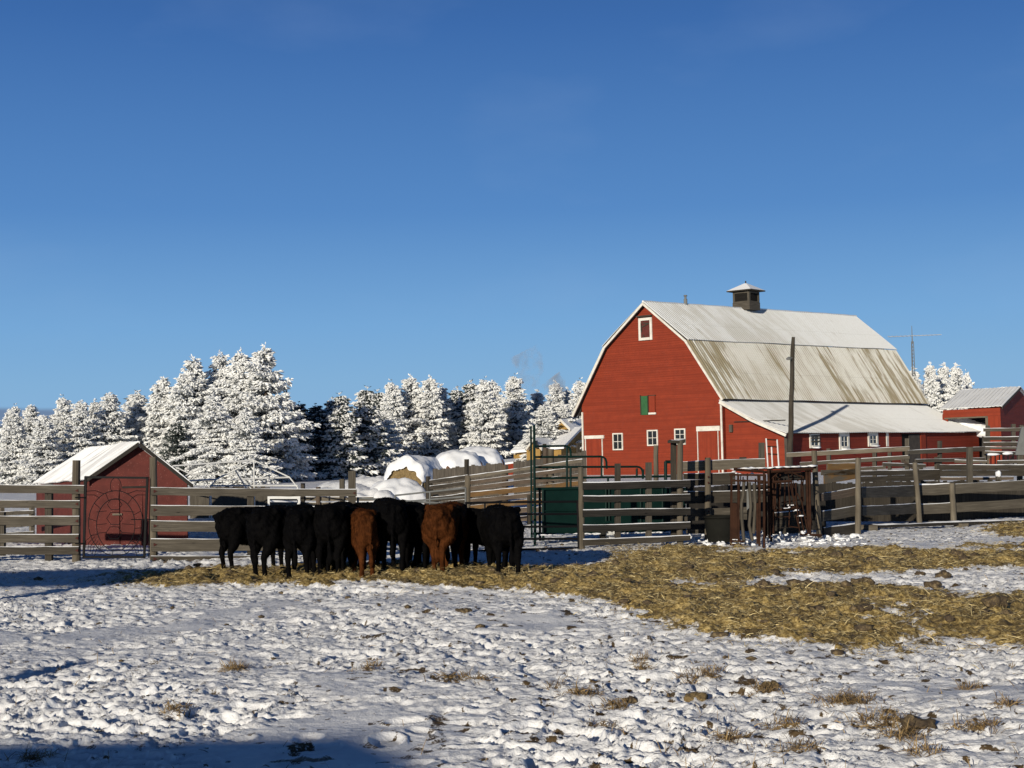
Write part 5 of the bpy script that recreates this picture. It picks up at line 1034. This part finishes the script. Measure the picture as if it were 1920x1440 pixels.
# ------------------------------------------------------------------ hay bales under snow, snow banks
def bale(px, ytop, d, rpx, yaw, L, label, hay='hay', cap=.16, zbase=None, cover=1.0):
    T = at(px, ytop, d); r = rpx / F * d; c = Vector((T.x, T.y, T.z - cap - r)); ax = Vector((math.cos(yaw), math.sin(yaw), 0)); sd = Vector((-ax.y, ax.x, 0))
    rt_ = empty('hay_bale', (c.x, c.y, c.z - r), label, 'hay bale', 'round hay bales under snow'); mb = MB(); k = 40; V = []; rr = random.Random(int(px)); prof = [(-L / 2, .0), (-L / 2 - .02, .35), (-L / 2, .7), (-L / 2 + .02, .93), (-L / 2 + .08, 1.0), (0, 1.02), (L / 2 - .08, 1.0), (L / 2, .9), (L / 2, .0)]
    for l, q in prof:
        for i in range(k): a = 2 * math.pi * i / k; z_ = r * q * (1 + .02 * rr.uniform(-1, 1)); V.append(c + ax * (l + .03 * rr.uniform(-1, 1)) + sd * z_ * math.cos(a) + UPV * z_ * math.sin(a) * .97)
    mb.add(V, [(j * k + i, j * k + (i + 1) % k, (j + 1) * k + (i + 1) % k, (j + 1) * k + i) for j in range(len(prof) - 1) for i in range(k)]); mb.make('body', hay, rt_, smooth=False)
    mb = MB(); V = []; na, nl_ = 44, 26; lx = L + (.55 if cover > 1 else .12)
    for j in range(nl_ + 1):
        t_ = j / nl_ - .5; l = t_ * lx; q_ = max(.02, 1 - abs(2 * t_) ** (3.2 if cover > 1 else 14)) ** (1 / 2.1)
        if cover <= 1: q_ = max(q_, .985)
        for i in range(na + 1):
            a = R(90 + (i / na - .5) * 214 * min(cover, 1.06)); w_ = perlin(np.array([l * 1.7 + px]), np.array([a * 2.2]), 5)[0]; w2 = perlin(np.array([l * 4.5 + px]), np.array([a * 5]), 6)[0]; w3 = perlin(np.array([l * 11 + px]), np.array([a * 12]), 7)[0]
            th_ = cap * max(0, math.sin(a) + .12) ** .8 * (1 + .45 * w_) + .035 * w2 + .018 * w3; low = max(0, -math.sin(a) + .15)
            h_ = (r * 1.0 + th_ - .05 * (low > .1) * (1 + 3 * w2)) * q_
            V.append(c + ax * (l + .05 * w2 - (.0 * max(0, math.sin(a)) * (1 + .5 * w_) if cover <= 1 and j == 0 else 0)) + sd * h_ * math.cos(a) + UPV * h_ * math.sin(a))
    if cover <= 1:
        V0 = []
        for i in range(na + 1):
            a = R(90 + (i / na - .5) * 214); w2 = perlin(np.array([a * 3.1 + px]), np.array([2.0]), 6)[0]; w3 = perlin(np.array([a * 9 + px]), np.array([4.0]), 6)[0]; q = 1 - .28 * max(0, math.sin(a)) ** .8 * (1 + .5 * w2 + .3 * w3)
            V0.append(c - ax * (L / 2 + .13 + .05 * w2) + sd * r * .97 * q * math.cos(a) + UPV * r * q * math.sin(a))
        V = V0 + V; nl_ += 1
    mb.add(V, [(j * (na + 1) + i, j * (na + 1) + i + 1, (j + 1) * (na + 1) + i + 1, (j + 1) * (na + 1) + i) for j in range(nl_) for i in range(na)])
    o = mb.make('snow', 'snow', rt_, smooth=True)
    return rt_
YB = R(65)
bale(776, 856, 55, 40, R(66), 1.5, 'round bale showing its tan end under a thick snow cap', cap=.2)
bale(858, 845, 60, 40, R(25), 1.7, 'left bale of the twin snow covered pair above the windbreak', 'hay_red', cap=.2, cover=1.05); bale(897, 838, 61.5, 42, R(25), 1.7, 'right and higher bale of the twin snow covered pair above the windbreak', 'hay_red', cap=.2, cover=1.05)
bale(743, 900, 49, 42, R(20), 1.7, 'low snow buried bale with reddish hay at its foot behind the open pipe gate', 'hay_red', cap=.22, cover=1.08)

# ------------------------------------------------------------------ cattle
def loft(mb, rings, n=20, pw=2.4):
    """closed body from rings (centre, across half-width, tall half-height, tilt of the ring plane in the y-z plane)"""
    V = []
    for (cy, cz, hw, hh, tilt, cx) in rings:
        for i in range(n):
            a = 2 * math.pi * i / n; c, s = math.cos(a), math.sin(a); c = math.copysign(abs(c) ** (2 / pw), c); s = math.copysign(abs(s) ** (2 / pw), s)
            V.append((cx + hw * c, cy - math.sin(tilt) * s * hh, cz + math.cos(tilt) * s * hh))
    m_ = len(rings); Fc = [(j * n + i, j * n + (i + 1) % n, (j + 1) * n + (i + 1) % n, (j + 1) * n + i) for j in range(m_ - 1) for i in range(n)]
    Fc += [tuple(range(n - 1, -1, -1)), tuple((m_ - 1) * n + i for i in range(n))]; mb.add(V, Fc)
def cow_mesh(seed, slim=1.0, headup=False, headturn=0.0, tailside=0.0, stance=(0, 0, 0, 0), legin=1.0):
    rr = random.Random(seed); mb = MB(); s = slim
    loft(mb, [(-.83, .98, .07, .10, 0, 0), (-.80, .93, .15 * s, .17, 0, 0), (-.73, .90, .225 * s, .25, 0, 0), (-.60, .89, .262 * s, .315, 0, 0), (-.45, .885, .275 * s, .335, 0, 0), (-.25, .86, .285 * s, .345, 0, 0), (0, .845, .32 * s, .36, 0, 0),
              (.25, .85, .315 * s, .36, 0, 0), (.45, .87, .265 * s, .355, 0, 0), (.60, .89, .215 * s, .32, 0, 0), (.70, .90, .16, .26, 0, 0)], pw=2.9)
    for sx_ in (-1, 1): mb.tube([(sx_ * .14 * s, -.50, 1.10), (sx_ * .225 * s, -.50, 1.16), (sx_ * .20 * s, -.36, 1.12)], [.08, .065, .05], 8); mb.tube([(sx_ * .08 * s, -.80, 1.02), (sx_ * .11 * s, -.84, 1.06), (sx_ * .09 * s, -.74, 1.10)], [.06, .05, .05], 8)
    t = headturn
    if headup: loft(mb, [(.55, .92, .17, .27, .3, 0), (.75, 1.0, .13, .21, .5, .02 * t), (.95, 1.12, .105, .16, .5, .08 * t), (1.05, 1.2, .10, .135, .3, .14 * t), (1.14, 1.19, .10, .125, .0, .20 * t), (1.25, 1.10, .085, .10, -.5, .26 * t), (1.38, 1.0, .065, .075, -.6, .32 * t), (1.44, .96, .055, .06, -.6, .35 * t)])
    else: loft(mb, [(.52, .90, .17, .28, -.3, 0), (.72, .78, .135, .22, -.6, .03 * t), (.90, .60, .11, .165, -.9, .07 * t), (1.02, .44, .10, .135, -1.1, .10 * t), (1.09, .34, .10, .12, -1.3, .12 * t), (1.13, .23, .085, .10, -1.4, .13 * t), (1.15, .12, .065, .07, -1.5, .14 * t), (1.15, .06, .055, .06, -1.5, .14 * t)])
    T = lambda P, r: mb.tube(P, r, 12)
    for k, sx_ in enumerate((-1, 1)):
        q = stance[k]; w = .165 * s * legin
        T([(sx_ * .13 * s, -.48, .98), (sx_ * .165 * s, -.56, .84), (sx_ * .175 * s, -.56 + q * .1, .66), (sx_ * w, -.60 + q * .5, .50), (sx_ * w, -.67 + q * .8, .40), (sx_ * w * .97, -.645 + q, .24), (sx_ * w * .97, -.625 + q, .10), (sx_ * w * .97, -.60 + q, .05), (sx_ * w * .97, -.585 + q, 0)],
          [.13, .165 * s, .135, .085, .058, .043, .046, .052, .058])
        q = stance[2 + k]; w = .15 * s
        T([(sx_ * .14 * s, .42, .95), (sx_ * .165 * s, .44, .76), (sx_ * .16 * s, .40 + q * .2, .58), (sx_ * w, .42 + q * .7, .38), (sx_ * w, .42 + q, .22), (sx_ * w, .43 + q, .09), (sx_ * w, .45 + q, 0)], [.11, .14, .09, .060, .043, .044, .056])
    T([(0, -.76, 1.12), (.01 * tailside, -.825, 1.09), (.03 * tailside, -.845, .95), (.05 * tailside, -.80, .75), (.06 * tailside, -.76, .55), (.07 * tailside, -.745, .42), (.07 * tailside, -.74, .30), (.07 * tailside, -.74, .22)], [.04, .036, .030, .027, .026, .045, .05, .018])
    hy, hz_ = (1.03, 1.24) if headup else (1.03, .50)
    hx = (.14 if headup else .10) * t
    for sx_ in (-1, 1): T([(hx + sx_ * .08, hy - .02, hz_ + .02), (hx + sx_ * .16, hy - .05, hz_ + (.05 if headup else .02)), (hx + sx_ * .25, hy - .06, hz_ + (.03 if headup else -.01))], [.032, .05, .015])
    me = bpy.data.meshes.new('tmp'); me.from_pydata(mb.v, [], mb.f); o = bpy.data.objects.new('tmp', me); COL.objects.link(o)
    r1 = o.modifiers.new('r', 'REMESH'); r1.mode = 'VOXEL'; r1.voxel_size = .019; r2 = o.modifiers.new('s', 'SMOOTH'); r2.iterations = 7; r2.factor = .5
    dg = bpy.context.evaluated_depsgraph_get(); dg.update(); ev = o.evaluated_get(dg); m2 = bpy.data.meshes.new_from_object(ev); bpy.data.objects.remove(o); bpy.data.meshes.remove(me)
    nv = len(m2.vertices); co = np.empty(nv * 3, np.float32); m2.vertices.foreach_get('co', co); co = co.reshape(-1, 3).astype(np.float64); nm = np.empty(nv * 3, np.float32); m2.vertices.foreach_get('normal', nm); nm = nm.reshape(-1, 3)
    d = .014 * perlin(co[:, 0] * 9 + co[:, 2] * 4 + seed * 3.3, co[:, 1] * 9 - co[:, 2] * 7, seed) + .008 * perlin(co[:, 0] * 24 + co[:, 2] * 11, co[:, 1] * 24 + co[:, 2] * 17, seed + 5)
    d *= sstep(.25, .6, co[:, 2]); co = co + nm * d[:, None]; m2.vertices.foreach_set('co', co.astype(np.float32).ravel()); m2.polygons.foreach_set('use_smooth', [True] * len(m2.polygons)); m2.update()
    return m2, co, nm
def fur(co, nm, n, ln_, wd, seed):
    rg = np.random.default_rng(seed); idx = rg.integers(0, len(co), n); idx = idx[co[idx, 2] > .12]; P = co[idx]; Nn = nm[idx].astype(np.float64); n = len(idx)
    dn = np.tile(np.array([[0, -.25, -1.0]]), (n, 1)) + rg.normal(0, .35, (n, 3)); dn = dn - Nn * (dn * Nn).sum(1)[:, None]; dn /= np.linalg.norm(dn, axis=1)[:, None] + 1e-6
    d = dn * .85 + Nn * rg.uniform(.1, .55, (n, 1)); sd = np.cross(d, Nn); sd /= np.linalg.norm(sd, axis=1)[:, None] + 1e-6
    L = (ln_ * rg.uniform(.5, 1.3, n) * np.where(P[:, 2] < .5, .5, 1))[:, None]; V = np.stack([P - sd * wd, P + sd * wd, P + d * L], 1).reshape(-1, 3); me = bpy.data.meshes.new('hair'); me.vertices.add(n * 3); me.vertices.foreach_set('co', V.astype(np.float32).ravel())
    I = np.arange(n * 3, dtype=np.int32); me.loops.add(n * 3); me.loops.foreach_set('vertex_index', I); me.polygons.add(n); me.polygons.foreach_set('loop_start', np.arange(0, n * 3, 3, dtype=np.int32)); me.polygons.foreach_set('loop_total', np.full(n, 3, np.int32)); me.update(calc_edges=True); return me
# photo x of the body's rump, row of the hind feet, heading (0 = straight away, + = turned left), size, colour, build, label
COWS = [(430, 1067, -48, 1.00, 'b', dict(slim=.92), 'black cow at the left end of the row, side on with rump to the left'),
        (492, 1077, -30, 1.04, 'b', dict(slim=1.0, stance=(.05, -.1, 0, .05), tailside=-.3), 'wide black cow seen three quarter from behind, second from the left end'),
        (560, 1078, -14, 1.0, 'b', dict(slim=.88, stance=(-.06, .06, 0, 0)), 'black cow squeezed against the wide black cow on its right'),
        (618, 1076, -6, 1.04, 'b', dict(slim=1.0, stance=(.05, -.05, 0, 0), tailside=.6), 'broad black cow seen from behind to the left of the slim brown cow'),
        (660, 1071, 12, .98, 'b', dict(slim=1.0), 'black cow half hidden between the broad black cow and the slim brown cow'),
        (688, 1078, 14, .98, 'r', dict(slim=.60, stance=(-.03, .03, 0, 0), tailside=.8), 'slim reddish brown cow seen from behind with hanging tail'),
        (786, 1062, 78, .98, 'b', dict(slim=1.0, stance=(.06, -.08, .05, -.05)), 'tall black cow standing side on behind the two brown cows'),
        (737, 1073, 12, 1.02, 'b', dict(slim=.92, stance=(.06, -.04, .0, 0), tailside=-.4), 'black cow seen from behind just right of the slim brown cow'),
        (779, 1067, 8, 1.0, 'b', dict(slim=1.0, tailside=.3), 'black cow close on the left of the shaggy brown cow'),
        (823, 1073, -12, 1.0, 'r', dict(slim=.92, legin=.55, stance=(.04, -.04, 0, 0), tailside=.1), 'shaggy brown cow seen from behind with its hind legs together'),
        (843, 1069, -8, .97, 'b', dict(slim=.72), 'black cow tucked in on the right of the shaggy brown cow'),
        (952, 1064, 47, .88, 'b', dict(slim=.85, headup=True, headturn=-.5), 'small black cow half hidden behind the cow at the right end'),
        (952, 1073, 10, 1.0, 'b', dict(slim=.95, stance=(.06, -.12, 0, 0), tailside=.6), 'black cow at the right end of the row with its back end towards us')]
for i, (px, py, yaw, sc, colr, kw, lab) in enumerate(COWS):
    m2, co, nm = cow_mesh(i + 1, **kw); mn = 'coat_black' if colr == 'b' else 'coat_brown'; m2.name = 'cow'; m2.materials.clear(); m2.materials.append(M[mn])
    o = bpy.data.objects.new('cow', m2); COL.objects.link(o); p = on_ground(px, py + 1, .09); ya = R(yaw); hind = Vector((0, -.6, 0)); hind.rotate(Matrix.Rotation(ya, 3, 'Z')); g_, _ = surf(np.array([p.x]), np.array([p.y]))
    o.location = (p.x - hind.x * sc, p.y - hind.y * sc, max(-.02, float(g_[0]) - .06)); o.rotation_euler = (0, 0, ya); o.scale = (sc, sc, sc); tagit(o, lab, 'cow', 'cattle feeding at the fence')
    hm = fur(co, nm, 9000 if colr == 'r' else 5000, .055 if colr == 'r' else .045, .0035, i); hm.materials.append(M[mn]); h = bpy.data.objects.new('hair', hm); COL.objects.link(h); h.parent = o
    if kw.get('headup'):
        mb = MB(); mb.box((-.15, .98, 1.20), Vector((.025, 0, 0)), Vector((0, .004, 0)), Vector((0, 0, .035))); e = mb.make('ear_tag', 'ear_tag', None); e.parent = o

# ------------------------------------------------------------------ frosted spruces
def spruce(seed, frost, H=10.0, RW=2.1, droop=.35, gaps=.15, step=.42, ragged=1.0):
    """trunk mesh and crown mesh: ragged shelves of drooping branches hung with clumps; frost lies on most of them"""
    rr = random.Random(seed); V = []; Fc = []; MI = []
    def clump(p, d, L, w, mi):
        d = d.normalized(); a = d.orthogonal().normalized(); a.rotate(Matrix.Rotation(rr.uniform(0, 6.28), 3, d)); b2 = d.cross(a); o = len(V); m_ = p + d * L * rr.uniform(.3, .55)
        V.append(p - d * L * .1)
        for k in range(4):
            an = k * 1.571 + rr.uniform(-.4, .4); V.append(m_ + (a * math.cos(an) + b2 * math.sin(an)) * w * rr.uniform(.6, 1.25) + d * L * rr.uniform(-.15, .15))
        V.append(p + d * L)
        for k in range(4): k2 = (k + 1) % 4; Fc.append((o, o + 1 + k2, o + 1 + k)); Fc.append((o + 5, o + 1 + k, o + 1 + k2)); MI.extend((mi, mi))
    def shoot(p, d, n, L, w, fr):
        """a bunch of twigs fanning out and hanging from one point"""
        mi = 1 if rr.random() < min(fr, .995) else 0
        for _ in range(n): clump(p + Vector((rr.uniform(-.1, .1), rr.uniform(-.1, .1), rr.uniform(-.08, .08))), d + Vector((rr.uniform(-.6, .6), rr.uniform(-.6, .6), rr.uniform(-.9, .3))), L * rr.uniform(.6, 1.3), w * rr.uniform(.7, 1.3), mi if rr.random() < .94 else 1 - mi)
    z = H * .03
    while z < H * .97:
        f = z / H; Rz = RW * ((1 - f) ** .88) * (1.0 if f > .15 else .8 + 1.3 * f) + .12; nb = max(3, int(4 + 4 * (1 - f) + rr.random() * 2))
        a0 = rr.uniform(0, 6.28); shelf = rr.uniform(.78, 1.16)
        for k in range(nb):
            if rr.random() < gaps: continue
            az = a0 + 6.283 * k / nb + rr.uniform(-.4, .4); L = Rz * shelf * rr.uniform(.6, 1.15) * (1 + ragged * .3 * (rr.random() < .16))
            zz = z + rr.uniform(-.18, .18); up_ = .75 * (f - .30) + rr.uniform(-.15, .15); dr = droop * (1.1 - f) * rr.uniform(.6, 1.4); ca, sa = math.cos(az), math.sin(az); ns = max(2, int(L / .26))
            for s in range(ns + 1):
                t = (s + rr.random() * .7) / (ns + .7); t = .10 + .90 * t; rad = L * t; hz_ = zz + L * (up_ * t - dr * t * t + .25 * max(0, t - .7))
                p = Vector((ca * rad, sa * rad, hz_)); wl = .12 + .26 * L * math.sin(math.pi * min(1, t * .75 + .18))
                fr = frost * (.16 + 1.05 * min(1, t * 1.5)) if frost > .7 else frost * (.5 + .62 * t)
                for side in (-1, 0, 1):
                    if side == 0 and rr.random() < .15: continue
                    lat = side * wl * rr.uniform(.35, 1.0); q = p + Vector((-sa * lat, ca * lat, -abs(lat) * .22 + rr.uniform(-.06, .06)))
                    shoot(q, Vector((ca * .8 - sa * side * .55, sa * .8 + ca * side * .55, -.25)), rr.choice((4, 5, 6)), .34 * (1.1 - .4 * f), .082 * (1.15 - .4 * f), fr)
                if rr.random() < .6: shoot(p - Vector((0, 0, .16)), Vector((ca * .3, sa * .3, -.9)), 2, .30, .06, fr * .35)
        z += step * (1.05 - .65 * f) * rr.uniform(.75, 1.25)
    for _ in range(14): 
        h = H * rr.uniform(.90, 1.03); w_ = max(.02, (H * 1.03 - h) * .3); shoot(Vector((rr.uniform(-w_, w_), rr.uniform(-w_, w_), h - .15)), Vector((0, 0, .9)), 2, .26, .05, frost)
    me = bpy.data.meshes.new('crown'); me.from_pydata([tuple(v) for v in V], [], Fc); me.materials.append(M['needles_rimed' if frost > .7 else 'needles']); me.materials.append(M['frost']); me.polygons.foreach_set('material_index', MI); me.update()
    mb = MB(); mb.tube([(0, 0, 0), (.03, 0, H * .3), (-.02, .02, H * .65), (0, 0, H * .97)], [.17, .13, .08, .02], 8); tm = bpy.data.meshes.new('trunk'); tm.from_pydata(mb.v, [], mb.f); tm.materials.append(M['bark']); tm.update()
    return tm, me, H
KIND = {'a': spruce(11, .95, RW=2.5), 'b': spruce(12, .93, RW=3.0, droop=.45, step=.46), 'c': spruce(13, .93, RW=2.15, droop=.3), 'd': spruce(14, .70, RW=2.7), 'e': spruce(15, .22, RW=2.9, droop=.4), 'n': spruce(16, .9, RW=1.6, gaps=.22, droop=.25), 'g': spruce(17, .97, RW=3.5, droop=.5, gaps=.12, step=.5, ragged=1.6), 'h': spruce(18, .96, RW=2.7, droop=.28, gaps=.15, step=.48, ragged=1.8)}
def tree(px, ytop, d, kind, wide, label, group='frosted spruces behind the yard'):
    tm, cm, H = KIND[kind]; T = at(px, ytop, d); s = (T.z - .5) / H; o = empty('spruce_tree', (T.x, T.y, .5), label, 'tree', group); rz = random.uniform(0, 6.28)
    for nm, me in (('trunk', tm), ('crown', cm)):
        c = bpy.data.objects.new(nm, me); COL.objects.link(c); c.parent = o
    wv = s * wide * 1.36 * random.uniform(.92, 1.12); o.rotation_euler = (random.uniform(-.05, .05), random.uniform(-.05, .05), rz); o.scale = (wv, wv, s); return o
TREES = [(-25, 770, 92, 'b', 1.1, 'frosted spruce cut off by the left edge of the picture'), (22, 761, 90, 'a', 1.0, 'frosted spruce nearest the left edge, behind the end of the corral fence'), (55, 760, 94, 'b', 1.0, 'second frosted spruce from the left edge'), (82, 780, 88, 'b', 1.05, 'short frosted spruce in the gap at far left'), (100, 773, 95, 'c', 1.0, 'thin low frosted spruce left of the pair of taller left spruces'),
         (127, 744, 93, 'a', 1.0, 'frosted spruce rising above the left end of the small shed roof'), (150, 752, 90, 'b', .9, 'frosted spruce just right of the one over the shed roof end'), (180, 750, 97, 'c', 1.0, 'narrow frosted spruce above the middle of the shed roof'), (212, 737, 92, 'b', 1.0, 'broad frosted spruce left of the small shed peak'), (259, 736, 95, 'a', 1.0, 'frosted spruce straight above the small shed peak'),
         (303, 709, 94, 'b', .95, 'frosted spruce right of the small shed peak, stepping up to the big clump'), (340, 702, 92, 'b', .85, 'frosted spruce on the left shoulder of the big clump'), (372, 671, 93, 'g', .8, 'big bushy frosted spruce at the left of the tall clump'), (415, 664, 95, 'g', .75, 'bushy frosted spruce in the middle of the tall clump'), (452, 656, 92, 'h', .9, 'heavy frosted spruce beside the tallest one'), (503, 646, 91, 'h', 1.0, 'tallest frosted spruce with long level branches at the right of the big clump'),
         (478, 662, 96, 'b', .8, 'frosted spruce mostly hidden behind the tallest one'), (400, 740, 86, 'g', 1.0, 'low bushy frosted spruce in front of the tall clump'), (462, 770, 85, 'g', 1.05, 'lowest bushy frosted spruce above the white tent frame'), (330, 790, 90, 'e', 1.0, 'dark shaded spruce right behind the small shed'),
         (560, 754, 99, 'e', 1.15, 'dark spruce just right of the tallest frosted one'), (592, 757, 101, 'e', 1.1, 'dark shaded spruce in the gap, left of the pair'), (618, 746, 103, 'd', 1.0, 'thinly frosted dark spruce at the middle of the gap'), (575, 800, 96, 'e', 1.3, 'low dark spruce in deep shade above the snow bank'), (640, 790, 97, 'e', 1.3, 'low dark spruce in shade left of the bale stack'),
         (645, 737, 96, 'd', 1.0, 'half frosted spruce at the right edge of the dark shaded gap'), (682, 725, 99, 'd', 1.0, 'half frosted dark spruce left of the bright middle trees'), (712, 731, 122, 'd', .95, 'half frosted spruce behind the bright bushy one'), (732, 716, 120, 'a', .95, 'bright frosted spruce behind the bale stack, left of the highest middle one'), (763, 705, 122, 'c', 1.05, 'highest pointed frosted spruce in the middle row'), (722, 775, 113, 'g', 1.0, 'low bright bushy spruce behind the tan ended bale'),
         (803, 706, 121, 'c', 1.0, 'pointed frosted spruce in the middle with clear sky round its tip'), (828, 722, 124, 'n', 1.1, 'slender frosted spruce leaning against the pointed one'), (856, 726, 129, 'd', 1.1, 'darker spruce in the dip right of the pointed one'), (881, 714, 126, 'd', 1.1, 'half frosted spruce behind the twin bales'), (907, 711, 121, 'a', .95, 'bright frosted spruce above the right twin bale'), (930, 714, 133, 'b', .85, 'frosted spruce close left of the last tall one'), (963, 705, 128, 'a', .95, 'last tall bright spruce left of the smoke'),
         (1005, 733, 133, 'n', 1.2, 'small pointed spruce below the chimney smoke'), (985, 770, 131, 'd', 1.0, 'low half frosted spruce left of the house roof'), (1040, 716, 142, 'c', 1.0, 'frosted spruce behind the house chimney'), (1066, 728, 144, 'n', 1.0, 'thin spruce behind the house ridge'), (1085, 713, 141, 'a', .9, 'frosted spruce touching the left eave of the barn'), (1018, 760, 139, 'd', 1.1, 'dark spruce filling the gap over the house roof'), (1050, 755, 146, 'e', 1.2, 'dark low spruce behind the house'),
         (1722, 690, 124, 'n', .9, 'frosted spruce half hidden by the barn right slope'), (1745, 681, 122, 'c', .72, 'left frosted spruce of the group between the barn and the open shed'), (1762, 683, 125, 'n', .95, 'twin frosted spruce between the barn and the open shed'), (1787, 684, 121, 'n', .95, 'slim frosted spruce above the open shed roof end'), (1819, 697, 128, 'a', .55, 'short rounded frosted spruce at the right, peeping over the open shed')]
for a in TREES: tree(*a)
rt2 = random.Random(3)
for i in range(26):                                            # a second rank closing the wood behind
    px = -60 + i * 45 + rt2.uniform(-12, 12); yt = (778 if px < 250 else 720 if px < 540 else 790) + rt2.uniform(-6, 22)
    if px > 1010: yt = 760
    tree(px, yt, (138 if 690 < px < 1010 else 112) + rt2.uniform(0, 10), rt2.choice('dde' if 530 < px < 650 else 'abd'), 1.2, 'spruce of the rear rank filling the wood behind the front trees', 'spruces of the rear rank')

# ------------------------------------------------------------------ chimney smoke
def smoke(name, px0, y0, px1, y1, d, w0, w1, dens, label):
    a_, b_ = at(px0, y0, d), at(px1, y1, d); mb = MB(); k = 8; mb.tube([lerp(a_, b_, i / k) + Vector((.25 * math.sin(i * 1.4), 0, 0)) for i in range(k + 1)], [lerp(w0, w1, i / k) for i in range(k + 1)], 10)
    ma = bpy.data.materials.new(name); ma.use_nodes = True; t = ma.node_tree; t.nodes.remove(t.nodes['Principled BSDF']); pv = nd(t, 'ShaderNodeVolumePrincipled'); pv.inputs['Color'].default_value = (.85, .85, .9, 1); t.links.new(pv.outputs[0], t.nodes['Material Output'].inputs['Volume'])
    n = noise(t, coord(t, 'Object', (1, 1, .7)), .9, 4, .6); t.links.new(mrange(t, n, .50, .72, 0, dens), pv.inputs['Density']); M[name] = ma
    o = mb.make('smoke', name, None, smooth=True); tagit(o, label, 'smoke', kind='stuff')
smoke('smoke_low', 1048, 768, 1034, 712, 122, .4, 1.3, 1.5, 'pale smoke puffing from the yellow house chimney'); smoke('smoke_high', 1003, 745, 985, 660, 122, .7, 1.5, .8, 'thin grey wisp of smoke drifting above the small spruce')

# ------------------------------------------------------------------ what stands outside the frame and throws the long shadows
def shelter(name, x0, x1, y0, y1, zl, zr, label, legs=True):
    o = empty(name, ((x0 + x1) / 2, (y0 + y1) / 2, 0), label, 'shadow caster'); mb = MB(); thickquad(mb, [Vector((x0, y0, zl)), Vector((x1, y0, zr)), Vector((x1, y1, zr)), Vector((x0, y1, zl))], .75); mb.make('roof', 'roof_shed', o)
    for x in (x0 + .3, x1 - .3):
        for y in (y0 + .3, y1 - .3): mb = MB(); mb.tube([(x, y, 0), (x, y, min(zl, zr) - .74)], .12, 8); mb.make('post', 'wood_post', o)
shelter('shadow_shelter', -30, -14.2, 8.0, 8.9, 5.2, 4.9, 'unseen open shelter added left of the yard to cast the shadow strip')  # unseen roof on posts, added and shaped to cast the left shadow strip
yb = 2.0
house = empty('machine_shed', (-13, -8, 0), 'plain red machine shed behind the camera', 'shed'); mb = MB(); mb.box((-13.6, -9, 1.9), Vector((4.6, 0, 0)), Vector((0, 3, 0)), Vector((0, 0, 2.2))); mb.make('wall', 'shed_red', house)
mb = MB(); thickquad(mb, [Vector((-18.5, -12.4, 4.2)), Vector((-8.6, -12.4, 4.2)), Vector((-8.6, -9, 4.62)), Vector((-18.5, -9, 4.62))], .08); thickquad(mb, [Vector((-18.5, -9, 4.62)), Vector((-8.6, -9, 4.62)), Vector((-8.6, -5.6, 4.2)), Vector((-18.5, -5.6, 4.2))], .08); mb.make('roof', 'roof_shed', house)
pt_ = empty('yard_pole', (-9.6, 4.0, 0), 'bare wooden pole outside the left of the picture', 'pole'); mb = MB(); mb.tube([(-9.6, 4.0, 0), (-9.6, 4.0, 2.85)], [.15, .12], 10); mb.make('shaft', 'wood_post', pt_)
